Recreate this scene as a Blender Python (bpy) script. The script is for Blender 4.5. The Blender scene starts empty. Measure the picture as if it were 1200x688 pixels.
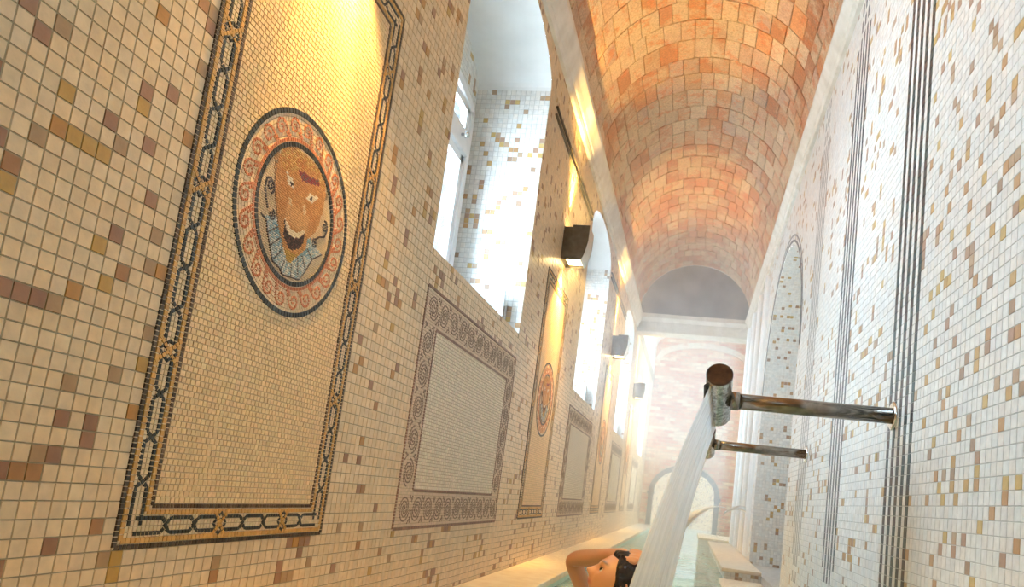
import bpy, bmesh, math, random
import numpy as np
from mathutils import Vector, Matrix, noise as mnoise

random.seed(7)
rng = np.random.default_rng(11)
PI = math.pi
scn = bpy.context.scene
COL = scn.collection

# ------------------------------------------------------------------ camera
F_PX, CX, CY, W_PX, H_PX = 851.1, 659.17, 457.7, 1200, 688
YAW, PITCH, ROLL = -0.18788, 0.135749, 0.122068
fw = Vector((math.sin(YAW) * math.cos(PITCH), math.cos(YAW) * math.cos(PITCH), math.sin(PITCH)))
r0 = Vector((math.cos(YAW), -math.sin(YAW), 0)); u0 = r0.cross(fw)
rt = math.cos(ROLL) * r0 + math.sin(ROLL) * u0; up = rt.cross(fw)
cam_d = bpy.data.cameras.new('camera'); cam = bpy.data.objects.new('camera', cam_d); COL.objects.link(cam)
cam_d.sensor_fit = 'HORIZONTAL'; cam_d.sensor_width = 36; cam_d.lens = F_PX / W_PX * 36
cam_d.shift_x = (W_PX / 2 - CX) / W_PX; cam_d.shift_y = (CY - H_PX / 2) / W_PX
cam_d.clip_start = 0.02; cam_d.clip_end = 200
cam.matrix_world = Matrix(((rt.x, up.x, -fw.x, 0), (rt.y, up.y, -fw.y, 0), (rt.z, up.z, -fw.z, 0), (0, 0, 0, 1)))
scn.camera = cam
CR, CU, CF = np.array(rt), np.array(up), np.array(fw)

def project(p):
    p = np.asarray(p, float)
    d = p @ CF
    return CX + F_PX * (p @ CR) / d, CY - F_PX * (p @ CU) / d, d

# ------------------------------------------------------------------ light
SKY_STRENGTH = 28.0
LAMP_WATTS = 76.0
world = bpy.data.worlds.new('sky'); scn.world = world; world.use_nodes = True
wn = world.node_tree.nodes; wl = world.node_tree.links
bg = wn['Background']
tc = wn.new('ShaderNodeTexCoord'); sep = wn.new('ShaderNodeSeparateXYZ'); cr = wn.new('ShaderNodeValToRGB')
wl.new(tc.outputs['Generated'], sep.inputs[0]); wl.new(sep.outputs['Z'], cr.inputs[0]); wl.new(cr.outputs[0], bg.inputs[0])
cr.color_ramp.elements[0].position = 0.0; cr.color_ramp.elements[0].color = (0.74, 0.86, 0.98, 1)
cr.color_ramp.elements[1].position = 0.6; cr.color_ramp.elements[1].color = (0.64, 0.82, 1.0, 1)
bg.inputs[1].default_value = SKY_STRENGTH
WIN_C = [-0.15, 3.10, 6.37, 9.60, 13.55]
for wc in WIN_C:
    ld = bpy.data.lights.new('window_portal', 'AREA'); ld.shape = 'RECTANGLE'; ld.size = 1.5; ld.size_y = 1.6
    ld.cycles.is_portal = True
    lo = bpy.data.objects.new('window_portal', ld); COL.objects.link(lo)
    lo.location = (-1.62, wc, 1.6); lo.rotation_euler = (0, -PI / 2, 0)
ld = bpy.data.lights.new('window_portal', 'AREA'); ld.shape = 'RECTANGLE'; ld.size = 2.2; ld.size_y = 0.95; ld.cycles.is_portal = True
lo = bpy.data.objects.new('window_portal', ld); COL.objects.link(lo); lo.location = (1.36, 13.2, 1.6); lo.rotation_euler = (0, PI / 2, 0)  # portal of the unseen window added in the far bay
vs = scn.view_settings
vs.view_transform = 'Standard'; vs.look = 'None'; vs.gamma = 1; vs.use_curve_mapping = False
vs.exposure = 0.45
scn.cycles.max_bounces = 10; scn.cycles.diffuse_bounces = 6; scn.cycles.transparent_max_bounces = 16
scn.cycles.volume_bounces = 1; scn.cycles.sample_clamp_indirect = 6.0

# ------------------------------------------------------------------ dimensions (metres)
XL, XR = -1.0, 0.62
YB, YE, YF = -3.2, 10.5, 15.5            # behind camera, end of vault, end wall
SILL, SPRING, RISE, WHALF, REV = 0.815, 2.25, 0.21, 0.688, 0.44
VZ = 2.70; VR = (XR - XL) / 2; VX = (XR + XL) / 2
WATER = -0.55; FLOOR = -1.75; LEDGE = -0.482; LEDGE_X = -0.71
PL, PR = 0.0292, 0.0306

# ------------------------------------------------------------------ materials
def new_mat(name):
    m = bpy.data.materials.new(name); m.use_nodes = True
    return m, m.node_tree.nodes, m.node_tree.links, m.node_tree.nodes['Principled BSDF']

def attr_mat(name, rough=0.4, vary=0.12, vscale=60, grain=900, bump=0.15, spec=0.4, tint=None, bscale=200):
    """colour from the piece's own colour, with a little stone grain"""
    m, n, l, b = new_mat(name)
    a = n.new('ShaderNodeAttribute'); a.attribute_name = 'col'
    tex = n.new('ShaderNodeNewGeometry')
    ns = n.new('ShaderNodeTexNoise'); ns.inputs['Scale'].default_value = vscale; ns.inputs['Detail'].default_value = 6
    l.new(tex.outputs['Position'], ns.inputs['Vector'])
    mr = n.new('ShaderNodeMapRange'); mr.inputs['From Min'].default_value = 0.3; mr.inputs['From Max'].default_value = 0.7
    mr.inputs['To Min'].default_value = 1 - vary; mr.inputs['To Max'].default_value = 1 + vary
    l.new(ns.outputs[0], mr.inputs[0])
    mx = n.new('ShaderNodeVectorMath'); mx.operation = 'SCALE'
    l.new(a.outputs['Color'], mx.inputs[0]); l.new(mr.outputs[0], mx.inputs['Scale'])
    l.new(mx.outputs[0], b.inputs['Base Color'])
    b.inputs['Roughness'].default_value = rough
    b.inputs['Specular IOR Level'].default_value = spec
    if bump:
        n2 = n.new('ShaderNodeTexNoise'); n2.inputs['Scale'].default_value = bscale; n2.inputs['Detail'].default_value = 4
        l.new(tex.outputs['Position'], n2.inputs['Vector'])
        bp = n.new('ShaderNodeBump'); bp.inputs['Strength'].default_value = bump; bp.inputs['Distance'].default_value = 0.002
        l.new(n2.outputs[0], bp.inputs['Height']); l.new(bp.outputs[0], b.inputs['Normal'])
    return m

def noise_mat(name, c1, c2, scale=8, rough=0.7, bump=0.2, dist=0.004, metal=0.0, detail=8, spec=0.4, lo=0.35, hi=0.65):
    m, n, l, b = new_mat(name)
    tex = n.new('ShaderNodeTexCoord'); ns = n.new('ShaderNodeTexNoise')
    ns.inputs['Scale'].default_value = scale; ns.inputs['Detail'].default_value = detail
    l.new(tex.outputs['Object'], ns.inputs['Vector'])
    r = n.new('ShaderNodeValToRGB'); r.color_ramp.elements[0].color = (*c1, 1); r.color_ramp.elements[1].color = (*c2, 1)
    r.color_ramp.elements[0].position = lo; r.color_ramp.elements[1].position = hi
    l.new(ns.outputs[0], r.inputs[0]); l.new(r.outputs[0], b.inputs['Base Color'])
    b.inputs['Roughness'].default_value = rough; b.inputs['Metallic'].default_value = metal
    b.inputs['Specular IOR Level'].default_value = spec
    if bump:
        bp = n.new('ShaderNodeBump'); bp.inputs['Strength'].default_value = bump; bp.inputs['Distance'].default_value = dist
        l.new(ns.outputs[0], bp.inputs['Height']); l.new(bp.outputs[0], b.inputs['Normal'])
    return m

M_TILE = attr_mat('marble_tile', rough=0.32, vary=0.10, vscale=45, bump=0.12)
M_TESS = attr_mat('marble_tesserae', rough=0.4, vary=0.10, vscale=160, bump=0.12)
M_GROUT = noise_mat('grout', (0.27, 0.23, 0.14), (0.35, 0.30, 0.20), 40, 0.85, 0.1)
M_BED = noise_mat('mosaic_bedding', (0.44, 0.33, 0.21), (0.50, 0.39, 0.26), 40, 0.85, 0.1)
M_GROUTW = noise_mat('pale_grout', (0.46, 0.45, 0.42), (0.56, 0.55, 0.52), 40, 0.85, 0.1)
M_PLASTER = noise_mat('white_plaster', (0.80, 0.80, 0.78), (0.86, 0.86, 0.84), 6, 0.7, 0.05)
M_CORNICE = noise_mat('cream_stone', (0.66, 0.60, 0.50), (0.78, 0.73, 0.64), 9, 0.65, 0.1)
M_LEDGE = noise_mat('ledge_stone', (0.70, 0.58, 0.42), (0.80, 0.70, 0.54), 14, 0.35, 0.08)
M_MORTAR = noise_mat('lime_mortar', (0.50, 0.34, 0.20), (0.66, 0.48, 0.31), 14, 0.95, 0.6, 0.01)
M_CEMENT = noise_mat('grey_render', (0.16, 0.145, 0.13), (0.30, 0.27, 0.24), 3.5, 0.9, 0.3, 0.01)
M_FRAME = noise_mat('white_paint', (0.80, 0.81, 0.82), (0.86, 0.87, 0.88), 20, 0.3, 0.02)
M_STONE = noise_mat('grey_stone', (0.05, 0.05, 0.05), (0.11, 0.11, 0.105), 12, 0.7, 0.2)
M_STEEL = noise_mat('brushed_steel', (0.20, 0.17, 0.14), (0.34, 0.30, 0.26), 25, 0.22, 0.03, metal=1.0)
M_CHROME = noise_mat('chrome', (0.72, 0.72, 0.72), (0.80, 0.80, 0.80), 25, 0.12, 0.02, metal=1.0)
M_DARK = noise_mat('dark_cap', (0.035, 0.022, 0.016), (0.10, 0.06, 0.04), 30, 0.3, 0.1, metal=0.3)
M_WET = noise_mat('wet_steel', (0.25, 0.24, 0.22), (0.75, 0.74, 0.72), 90, 0.15, 0.6, 0.004, metal=0.9)
M_LAMP = noise_mat('bronze_lamp', (0.10, 0.085, 0.065), (0.15, 0.13, 0.10), 20, 0.4, 0.03, metal=0.4)
M_LAMPIN = noise_mat('lamp_reflector', (0.55, 0.50, 0.42), (0.65, 0.60, 0.50), 20, 0.3, 0.0, metal=0.8)
M_BRONZE = noise_mat('bronze_rail', (0.07, 0.055, 0.04), (0.12, 0.10, 0.08), 30, 0.45, 0.05, metal=0.5)

# bricks: own colour, lime-washed and spalled
def brick_material(name, wash, washamt, terr):
    m, n, l, b = new_mat(name)
    a = n.new('ShaderNodeAttribute'); a.attribute_name = 'col'
    tex = n.new('ShaderNodeNewGeometry')
    n1 = n.new('ShaderNodeTexNoise'); n1.inputs['Scale'].default_value = 3.2; n1.inputs['Detail'].default_value = 9; n1.inputs['Roughness'].default_value = 0.65
    n2 = n.new('ShaderNodeTexNoise'); n2.inputs['Scale'].default_value = 9; n2.inputs['Detail'].default_value = 8; n2.inputs['Roughness'].default_value = 0.7
    n3 = n.new('ShaderNodeTexNoise'); n3.inputs['Scale'].default_value = 70; n3.inputs['Detail'].default_value = 5
    for q in (n1, n2, n3): l.new(tex.outputs['Position'], q.inputs['Vector'])
    r1 = n.new('ShaderNodeValToRGB'); r1.color_ramp.elements[0].position = 0.46; r1.color_ramp.elements[1].position = 0.60
    r1.color_ramp.elements[0].color = (0, 0, 0, 1); r1.color_ramp.elements[1].color = (washamt,) * 3 + (1,)
    l.new(n1.outputs[0], r1.inputs[0])
    mx = n.new('ShaderNodeMix'); mx.data_type = 'RGBA'; mx.inputs['B'].default_value = (*wash, 1)
    l.new(r1.outputs[0], mx.inputs['Factor']); l.new(a.outputs['Color'], mx.inputs['A'])
    r2 = n.new('ShaderNodeValToRGB'); r2.color_ramp.elements[0].position = 0.52; r2.color_ramp.elements[1].position = 0.62
    r2.color_ramp.elements[0].color = (0, 0, 0, 1); r2.color_ramp.elements[1].color = (0.6,) * 3 + (1,)
    l.new(n2.outputs[0], r2.inputs[0])
    mx2 = n.new('ShaderNodeMix'); mx2.data_type = 'RGBA'; mx2.inputs['B'].default_value = (*terr, 1)
    l.new(r2.outputs[0], mx2.inputs['Factor']); l.new(mx.outputs['Result'], mx2.inputs['A'])
    mr = n.new('ShaderNodeMapRange'); mr.inputs['From Min'].default_value = 0.3; mr.inputs['From Max'].default_value = 0.7
    mr.inputs['To Min'].default_value = 0.78; mr.inputs['To Max'].default_value = 1.15
    l.new(n3.outputs[0], mr.inputs[0])
    sc = n.new('ShaderNodeVectorMath'); sc.operation = 'SCALE'
    l.new(mx2.outputs['Result'], sc.inputs[0]); l.new(mr.outputs[0], sc.inputs['Scale'])
    l.new(sc.outputs[0], b.inputs['Base Color']); b.inputs['Roughness'].default_value = 0.9
    bp = n.new('ShaderNodeBump'); bp.inputs['Strength'].default_value = 0.7; bp.inputs['Distance'].default_value = 0.012
    ad = n.new('ShaderNodeMath'); ad.operation = 'ADD'; l.new(n2.outputs[0], ad.inputs[0])
    m3 = n.new('ShaderNodeMath'); m3.operation = 'MULTIPLY'; m3.inputs[1].default_value = 0.3; l.new(n3.outputs[0], m3.inputs[0]); l.new(m3.outputs[0], ad.inputs[1])
    l.new(ad.outputs[0], bp.inputs['Height']); l.new(bp.outputs[0], b.inputs['Normal'])
    return m
M_BRICK = brick_material('old_brick', (0.66, 0.50, 0.32), 0.92, (0.62, 0.20, 0.07))
M_BRICKW = brick_material('washed_brick', (0.80, 0.62, 0.42), 0.45, (0.64, 0.22, 0.08))

def glass_mat(name, col, t=0.9, rough=0.05):
    m = bpy.data.materials.new(name); m.use_nodes = True; n = m.node_tree.nodes; l = m.node_tree.links; n.clear()
    o = n.new('ShaderNodeOutputMaterial'); tr = n.new('ShaderNodeBsdfTransparent'); gl = n.new('ShaderNodeBsdfGlossy'); mx = n.new('ShaderNodeMixShader')
    tr.inputs[0].default_value = (*col, 1); gl.inputs['Roughness'].default_value = rough; mx.inputs[0].default_value = 1 - t
    l.new(tr.outputs[0], mx.inputs[1]); l.new(gl.outputs[0], mx.inputs[2]); l.new(mx.outputs[0], o.inputs[0])
    return m
M_GLASS = glass_mat('window_glass', (0.93, 0.98, 1.0), 0.94)

def mixed_mat(name, base, rough, alpha, bump_scale=None, stretch=(1, 1, 1), bump=0.5, dist=0.01, transl=0.0, spec=0.5, amp=None, ior=1.33):
    """surface film: partly see-through, with ripples"""
    m, n, l, b = new_mat(name)
    b.inputs['Base Color'].default_value = (*base, 1); b.inputs['Roughness'].default_value = rough
    b.inputs['Alpha'].default_value = alpha; b.inputs['IOR'].default_value = ior; b.inputs['Specular IOR Level'].default_value = spec
    if bump_scale:
        tex = n.new('ShaderNodeTexCoord'); mp = n.new('ShaderNodeMapping'); mp.inputs['Scale'].default_value = stretch
        ns = n.new('ShaderNodeTexNoise'); ns.inputs['Scale'].default_value = bump_scale; ns.inputs['Detail'].default_value = 5
        l.new(tex.outputs['UV' if name.startswith('falling') else 'Object'], mp.inputs[0]); l.new(mp.outputs[0], ns.inputs['Vector'])
        bp = n.new('ShaderNodeBump'); bp.inputs['Strength'].default_value = bump; bp.inputs['Distance'].default_value = dist
        l.new(ns.outputs[0], bp.inputs['Height']); l.new(bp.outputs[0], b.inputs['Normal'])
        if amp:
            mr = n.new('ShaderNodeMapRange'); mr.inputs['From Min'].default_value = 0.35; mr.inputs['From Max'].default_value = 0.65
            mr.inputs['To Min'].default_value = amp[0]; mr.inputs['To Max'].default_value = amp[1]
            l.new(ns.outputs[0], mr.inputs[0]); l.new(mr.outputs[0], b.inputs['Alpha'])
    return m
M_WATER = mixed_mat('pool_water', (0.60, 0.80, 0.74), 0.06, 0.55, 7, (1, 0.5, 1), 0.55, 0.05)
M_JET = mixed_mat('falling_water', (0.88, 0.90, 0.90), 0.25, 0.8, 1.0, (26, 1.2, 1), 0.5, 0.01, amp=(0.45, 0.95))
def foam_film(name, lo, hi, stretch):
    # aerated water: white scattering film with clearer streaks along the fall
    m = bpy.data.materials.new(name); m.use_nodes = True; n = m.node_tree.nodes; l = m.node_tree.links; n.clear()
    o = n.new('ShaderNodeOutputMaterial'); df = n.new('ShaderNodeBsdfDiffuse'); tl = n.new('ShaderNodeBsdfTranslucent'); gl = n.new('ShaderNodeBsdfGlossy'); tr = n.new('ShaderNodeBsdfTransparent')
    df.inputs[0].default_value = (.99, .99, .99, 1); tl.inputs[0].default_value = (.99, .99, .99, 1); gl.inputs['Roughness'].default_value = .15
    m1 = n.new('ShaderNodeMixShader'); m1.inputs[0].default_value = .55; m2 = n.new('ShaderNodeMixShader'); m2.inputs[0].default_value = .12; m3 = n.new('ShaderNodeMixShader')
    l.new(df.outputs[0], m1.inputs[1]); l.new(tl.outputs[0], m1.inputs[2]); l.new(m1.outputs[0], m2.inputs[1]); l.new(gl.outputs[0], m2.inputs[2])
    tex = n.new('ShaderNodeTexCoord'); mp = n.new('ShaderNodeMapping'); mp.inputs['Scale'].default_value = stretch; ns = n.new('ShaderNodeTexNoise'); ns.inputs['Scale'].default_value = 1; ns.inputs['Detail'].default_value = 5
    l.new(tex.outputs['UV'], mp.inputs[0]); l.new(mp.outputs[0], ns.inputs['Vector'])
    mr = n.new('ShaderNodeMapRange'); mr.inputs['From Min'].default_value = .35; mr.inputs['From Max'].default_value = .62; mr.inputs['To Min'].default_value = lo; mr.inputs['To Max'].default_value = hi
    l.new(ns.outputs[0], mr.inputs[0]); l.new(mr.outputs[0], m3.inputs[0]); l.new(tr.outputs[0], m3.inputs[1]); l.new(m2.outputs[0], m3.inputs[2])
    bp = n.new('ShaderNodeBump'); bp.inputs['Strength'].default_value = .6; bp.inputs['Distance'].default_value = .01; l.new(ns.outputs[0], bp.inputs['Height'])
    for q in (df, tl, gl): l.new(bp.outputs[0], q.inputs['Normal'])
    l.new(m3.outputs[0], o.inputs[0]); return m
M_JET = foam_film('falling_water', 0.72, 0.99, (14, 0.8, 1))
M_POOL = noise_mat('pool_tile', (0.50, 0.70, 0.62), (0.60, 0.78, 0.70), 12, 0.4, 0.05)
M_BLUEGLASS = mixed_mat('blue_frosted_glass', (0.62, 0.82, 0.90), 0.3, 0.9)

# ------------------------------------------------------------------ mesh helpers
def mesh_np(name, verts, quads, mat, cols=None, uvs=None):
    me = bpy.data.meshes.new(name)
    nv, nf = len(verts), len(quads)
    me.vertices.add(nv); me.vertices.foreach_set('co', np.asarray(verts, np.float32).ravel())
    me.loops.add(nf * 4); me.loops.foreach_set('vertex_index', np.asarray(quads, np.int32).ravel())
    me.polygons.add(nf); me.polygons.foreach_set('loop_start', np.arange(0, nf * 4, 4, dtype=np.int32))
    me.update(calc_edges=True)
    me.shade_flat()
    if cols is not None:
        at = me.attributes.new('col', 'FLOAT_COLOR', 'POINT')
        c4 = np.ones((nv, 4), np.float32); c4[:, :3] = cols; at.data.foreach_set('color', c4.ravel())
    me.materials.append(mat)
    return me

def link(name, me, parent=None):
    o = bpy.data.objects.new(name, me); COL.objects.link(o)
    if parent: o.parent = parent
    return o

def tag(o, label=None, cat=None, group=None, kind=None):
    if label: o['label'] = label
    if cat: o['category'] = cat
    if group: o['group'] = group
    if kind: o['kind'] = kind
    return o

def empty(name, loc=(0, 0, 0)):
    o = bpy.data.objects.new(name, None); COL.objects.link(o); o.location = loc; o.empty_display_size = 0.05
    return o

class Tiles:
    """collects raised four-cornered pieces on a plane O + u*U + v*V, thickness along N"""
    FACES = np.array([[4, 5, 6, 7], [0, 1, 5, 4], [1, 2, 6, 5], [2, 3, 7, 6], [3, 0, 4, 7]])
    def __init__(s, O, U, V, N):
        s.O, s.U, s.V, s.N = [np.array(q, float) for q in (O, U, V, N)]
        s.q = []; s.h = []; s.c = []; s.b = []
        s.flip = np.dot(np.cross(s.U, s.V), s.N) < 0
    def add(s, quad, h, col, base=0.0):
        s.q.append(quad); s.h.append(h); s.c.append(col); s.b.append(base)
    def rect(s, u0, v0, u1, v1, h, col, base=0.0):
        s.add([(u0, v0), (u1, v0), (u1, v1), (u0, v1)], h, col, base)
    def mesh(s, name, mat, inset=0.0005):
        q = np.array(s.q, float); h = np.array(s.h); b = np.array(s.b); c = np.array(s.c)
        n = len(q); cen = q.mean(1, keepdims=True); d = q - cen
        L = np.linalg.norm(d, axis=2, keepdims=True) + 1e-9
        top = cen + d * np.maximum(0.3, (1 - inset * 1.4 / L))
        def W(uv, hh): return s.O + uv[..., :1] * s.U + uv[..., 1:] * s.V + hh[:, None, None] * s.N
        V8 = np.concatenate([W(q, b), W(top, b + h)], 1).reshape(-1, 3)
        F = s.FACES[:, ::-1] if s.flip else s.FACES
        faces = (F[None] + (np.arange(n) * 8)[:, None, None]).reshape(-1, 4)
        return mesh_np(name, V8, faces, mat, np.repeat(c, 8, 0))
    def strip(s, pts, w, seg, h, colf, base=0.0, gap=0.0007, closed=False):
        """little tesserae laid one after another along a line"""
        P = [np.array(p, float) for p in pts]
        if closed: P.append(P[0])
        out = []
        d = [0.0]
        for a, b_ in zip(P, P[1:]): d.append(d[-1] + np.linalg.norm(b_ - a))
        T = d[-1]; n = max(1, round(T / seg))
        def at(t):
            t = min(max(t, 0), T - 1e-9); k = np.searchsorted(d, t, side='right') - 1
            e = P[k + 1] - P[k]; l = np.linalg.norm(e) + 1e-12
            return P[k] + e * (t - d[k]) / l
        def tan(t):
            a = at(t - seg * 0.35); b_ = at(t + seg * 0.35)
            if closed and (t < seg * 0.35 or t > T - seg * 0.35):
                a = at((t - seg * .35) % T); b_ = at((t + seg * .35) % T)
            e = b_ - a; return e / (np.linalg.norm(e) + 1e-12)
        for i in range(n):
            t0 = T * i / n + gap / 2; t1 = T * (i + 1) / n - gap / 2
            a, b_ = at(t0), at(t1)
            na = tan(t0); nb = tan(t1); na = np.array((-na[1], na[0])); nb = np.array((-nb[1], nb[0]))
            quad = [a - na * w / 2, b_ - nb * w / 2, b_ + nb * w / 2, a + na * w / 2]
            s.add([tuple(x) for x in quad], h, colf(), base)

def vcol(base, v=0.10, hue=0.03):
    def f():
        k = 1 + random.uniform(-v, v)
        return tuple(max(0, c * k * (1 + random.uniform(-hue, hue))) for c in base)
    return f

def box_bm(bm, x0, x1, y0, y1, z0, z1, bev=0.0):
    vs_ = [bm.verts.new(p) for p in ((x0, y0, z0), (x1, y0, z0), (x1, y1, z0), (x0, y1, z0), (x0, y0, z1), (x1, y0, z1), (x1, y1, z1), (x0, y1, z1))]
    fs = [bm.faces.new([vs_[i] for i in f]) for f in ((3, 2, 1, 0), (4, 5, 6, 7), (0, 1, 5, 4), (1, 2, 6, 5), (2, 3, 7, 6), (3, 0, 4, 7))]
    if bev:
        bmesh.ops.bevel(bm, geom=list({e for f in fs for e in f.edges}), offset=bev, segments=2, affect='EDGES', profile=0.6)

def bm_obj(name, bm, mat, parent=None, smooth=False):
    me = bpy.data.meshes.new(name)
    bmesh.ops.recalc_face_normals(bm, faces=bm.faces)
    bm.to_mesh(me); bm.free(); me.materials.append(mat)
    if smooth: me.shade_smooth()
    return link(name, me, parent)

def box(name, x0, x1, y0, y1, z0, z1, mat, parent=None, bev=0.0):
    bm = bmesh.new(); box_bm(bm, x0, x1, y0, y1, z0, z1, bev); return bm_obj(name, bm, mat, parent)

def prism(name, prof, axis, a, b, mat, parent=None, smooth=False):
    """extrude a closed 2D profile along an axis ('y': prof=(x,z); 'x': prof=(y,z))"""
    bm = bmesh.new()
    def P(p, t): return (p[0], t, p[1]) if axis == 'y' else (t, p[0], p[1])
    A = [bm.verts.new(P(p, a)) for p in prof]; B = [bm.verts.new(P(p, b)) for p in prof]
    n = len(prof)
    for i in range(n): bm.faces.new((A[i], A[(i + 1) % n], B[(i + 1) % n], B[i]))
    bm.faces.new(A); bm.faces.new(B[::-1])
    return bm_obj(name, bm, mat, parent, smooth)

def tube_bm(bm, pts, rad, seg=20, cap=True):
    pts = [Vector(p) for p in pts]; rad = rad if isinstance(rad, (list, tuple)) else [rad] * len(pts)
    rings = []; prev = None
    for i, p in enumerate(pts):
        t = (pts[min(i + 1, len(pts) - 1)] - pts[max(i - 1, 0)]).normalized()
        if prev is None: a = t.orthogonal().normalized()
        else: a = (prev - t * prev.dot(t)).normalized()
        prev = a; b = t.cross(a)
        rings.append([bm.verts.new(p + (a * math.cos(2 * PI * k / seg) + b * math.sin(2 * PI * k / seg)) * rad[i]) for k in range(seg)])
    for A, B in zip(rings, rings[1:]):
        for k in range(seg): bm.faces.new((A[k], A[(k + 1) % seg], B[(k + 1) % seg], B[k]))
    if cap: bm.faces.new(rings[0][::-1]); bm.faces.new(rings[-1])

def tube(name, pts, rad, mat, parent=None, seg=20, smooth=True):
    bm = bmesh.new(); tube_bm(bm, pts, rad, seg)
    o = bm_obj(name, bm, mat, parent)
    if smooth:
        for p in o.data.polygons: p.use_smooth = len(p.vertices) == 4
    return o

# ------------------------------------------------------------------ wall backing with arched openings
def arch_z(y, c, half, spring, rise):
    t = (y - c) / half
    return spring + rise * math.sqrt(max(0, 1 - t * t)) if abs(t) <= 1 else None

def wall_with_openings(name, x, y0, y1, z0, z1, ops, mat):
    """ops: (centre, half, sill, spring, rise). single-surface front of a wall with arched holes"""
    V = []; Q = []
    def quad(a, b, c, d):
        k = len(V); V.extend([(x, *a), (x, *b), (x, *c), (x, *d)]); Q.append([k, k + 1, k + 2, k + 3])
    cur = y0
    for (c, half, sill, spring, rise) in sorted(ops):
        quad((cur, z0), (c - half, z0), (c - half, z1), (cur, z1))
        n = 24
        ys = [c - half * math.cos(PI * k / n) for k in range(n + 1)]
        for a, b in zip(ys, ys[1:]):
            za, zb = arch_z(a, c, half, spring, rise), arch_z(b, c, half, spring, rise)
            za = spring if za is None else za; zb = spring if zb is None else zb
            if sill > z0: quad((a, z0), (b, z0), (b, sill), (a, sill))
            quad((a, za), (b, zb), (b, z1), (a, z1))
        cur = c + half
    quad((cur, z0), (y1, z0), (y1, z1), (cur, z1))
    me = mesh_np(name, V, Q, mat)
    o = link(name, me); o['kind'] = 'structure'
    return o

OPS_L = [(c, WHALF, SILL, SPRING, RISE) for c in WIN_C]
NICHE = (6.17, 1.2, LEDGE, 1.15, 1.06)
wall_left = wall_with_openings('wall_left', XL, YB, YF, FLOOR, VZ, OPS_L, M_GROUT)
wall_right = wall_with_openings('wall_right', XR, YB, YE, FLOOR, VZ, [NICHE], M_GROUTW)

# ------------------------------------------------------------------ tiles
CREAM = [(0.68, 0.50, 0.31), (0.64, 0.47, 0.29), (0.71, 0.54, 0.35), (0.66, 0.50, 0.33), (0.70, 0.51, 0.31), (0.62, 0.47, 0.30)]  # on the left wall, warm lamp light is put into the tile colour
WHITE = [(0.75, 0.74, 0.70), (0.71, 0.70, 0.67), (0.78, 0.77, 0.73), (0.73, 0.70, 0.65), (0.72, 0.73, 0.70), (0.76, 0.73, 0.67)]  # same kind of tile, with cool daylight put into the colour
BROWN = [(0.34, 0.16, 0.06), (0.42, 0.20, 0.05), (0.27, 0.13, 0.07), (0.45, 0.26, 0.06), (0.32, 0.16, 0.09), (0.36, 0.22, 0.11)]
BROWN_LIT = [(0.46, 0.27, 0.13), (0.50, 0.32, 0.13), (0.36, 0.24, 0.16), (0.53, 0.37, 0.14), (0.40, 0.25, 0.17), (0.44, 0.31, 0.20)]  # the brown tiles again, paled by light and haze put into the colour
DARKS = [(0.035, 0.055, 0.055), (0.05, 0.045, 0.04), (0.03, 0.07, 0.07), (0.06, 0.05, 0.05)]
GREYS = [(0.32, 0.30, 0.28), (0.27, 0.26, 0.25), (0.36, 0.33, 0.30)]

LB = {(-13,20),(-12,17),(-12,24),(-11,15),(-11,16),(-11,23),(-10,10),(-10,18),(-10,24),(-9,10),(-9,19),(-9,21),(-8,1),(-8,10),(-8,19),(-7,-4),(-7,1),(-7,10),(-7,19),(-6,1),(-6,2),(-6,11),(-6,19),(-6,21),(-5,2),(-5,4),(-5,6),(-5,14),(-5,20),(-4,-3),(-4,12),(-4,15),(-4,23),(-4,24),(-4,29),(-3,3),(-3,4),(-3,13),(-3,21),(-2,7),(-2,18),(-2,25),(-1,-2),(-1,14),(-1,16),(-1,32),(0,-4),(0,5),(0,8),(0,10),(0,14),(0,23),(0,28),(0,31),(0,32),(2,-5),(3,-5),(6,-6),(8,-5),(9,-6),(12,-7),(25,51),(27,45),(28,13),(28,16),(28,47),(29,4),(29,14),(29,45),(29,53),(30,-7),(30,-3),(30,51),(31,18),(31,54),(32,4),(32,6),(32,12),(32,50),(32,55),(33,1),(33,48),(33,56),(34,1),(34,10),(34,53),(35,-5),(35,-3),(35,19),(35,51),(36,59),(37,14),(37,56),(38,-1),(38,15),(38,53),(39,-8),(39,51),(39,56),(39,59),(40,54),(40,61),(41,-6),(42,55)}
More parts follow.
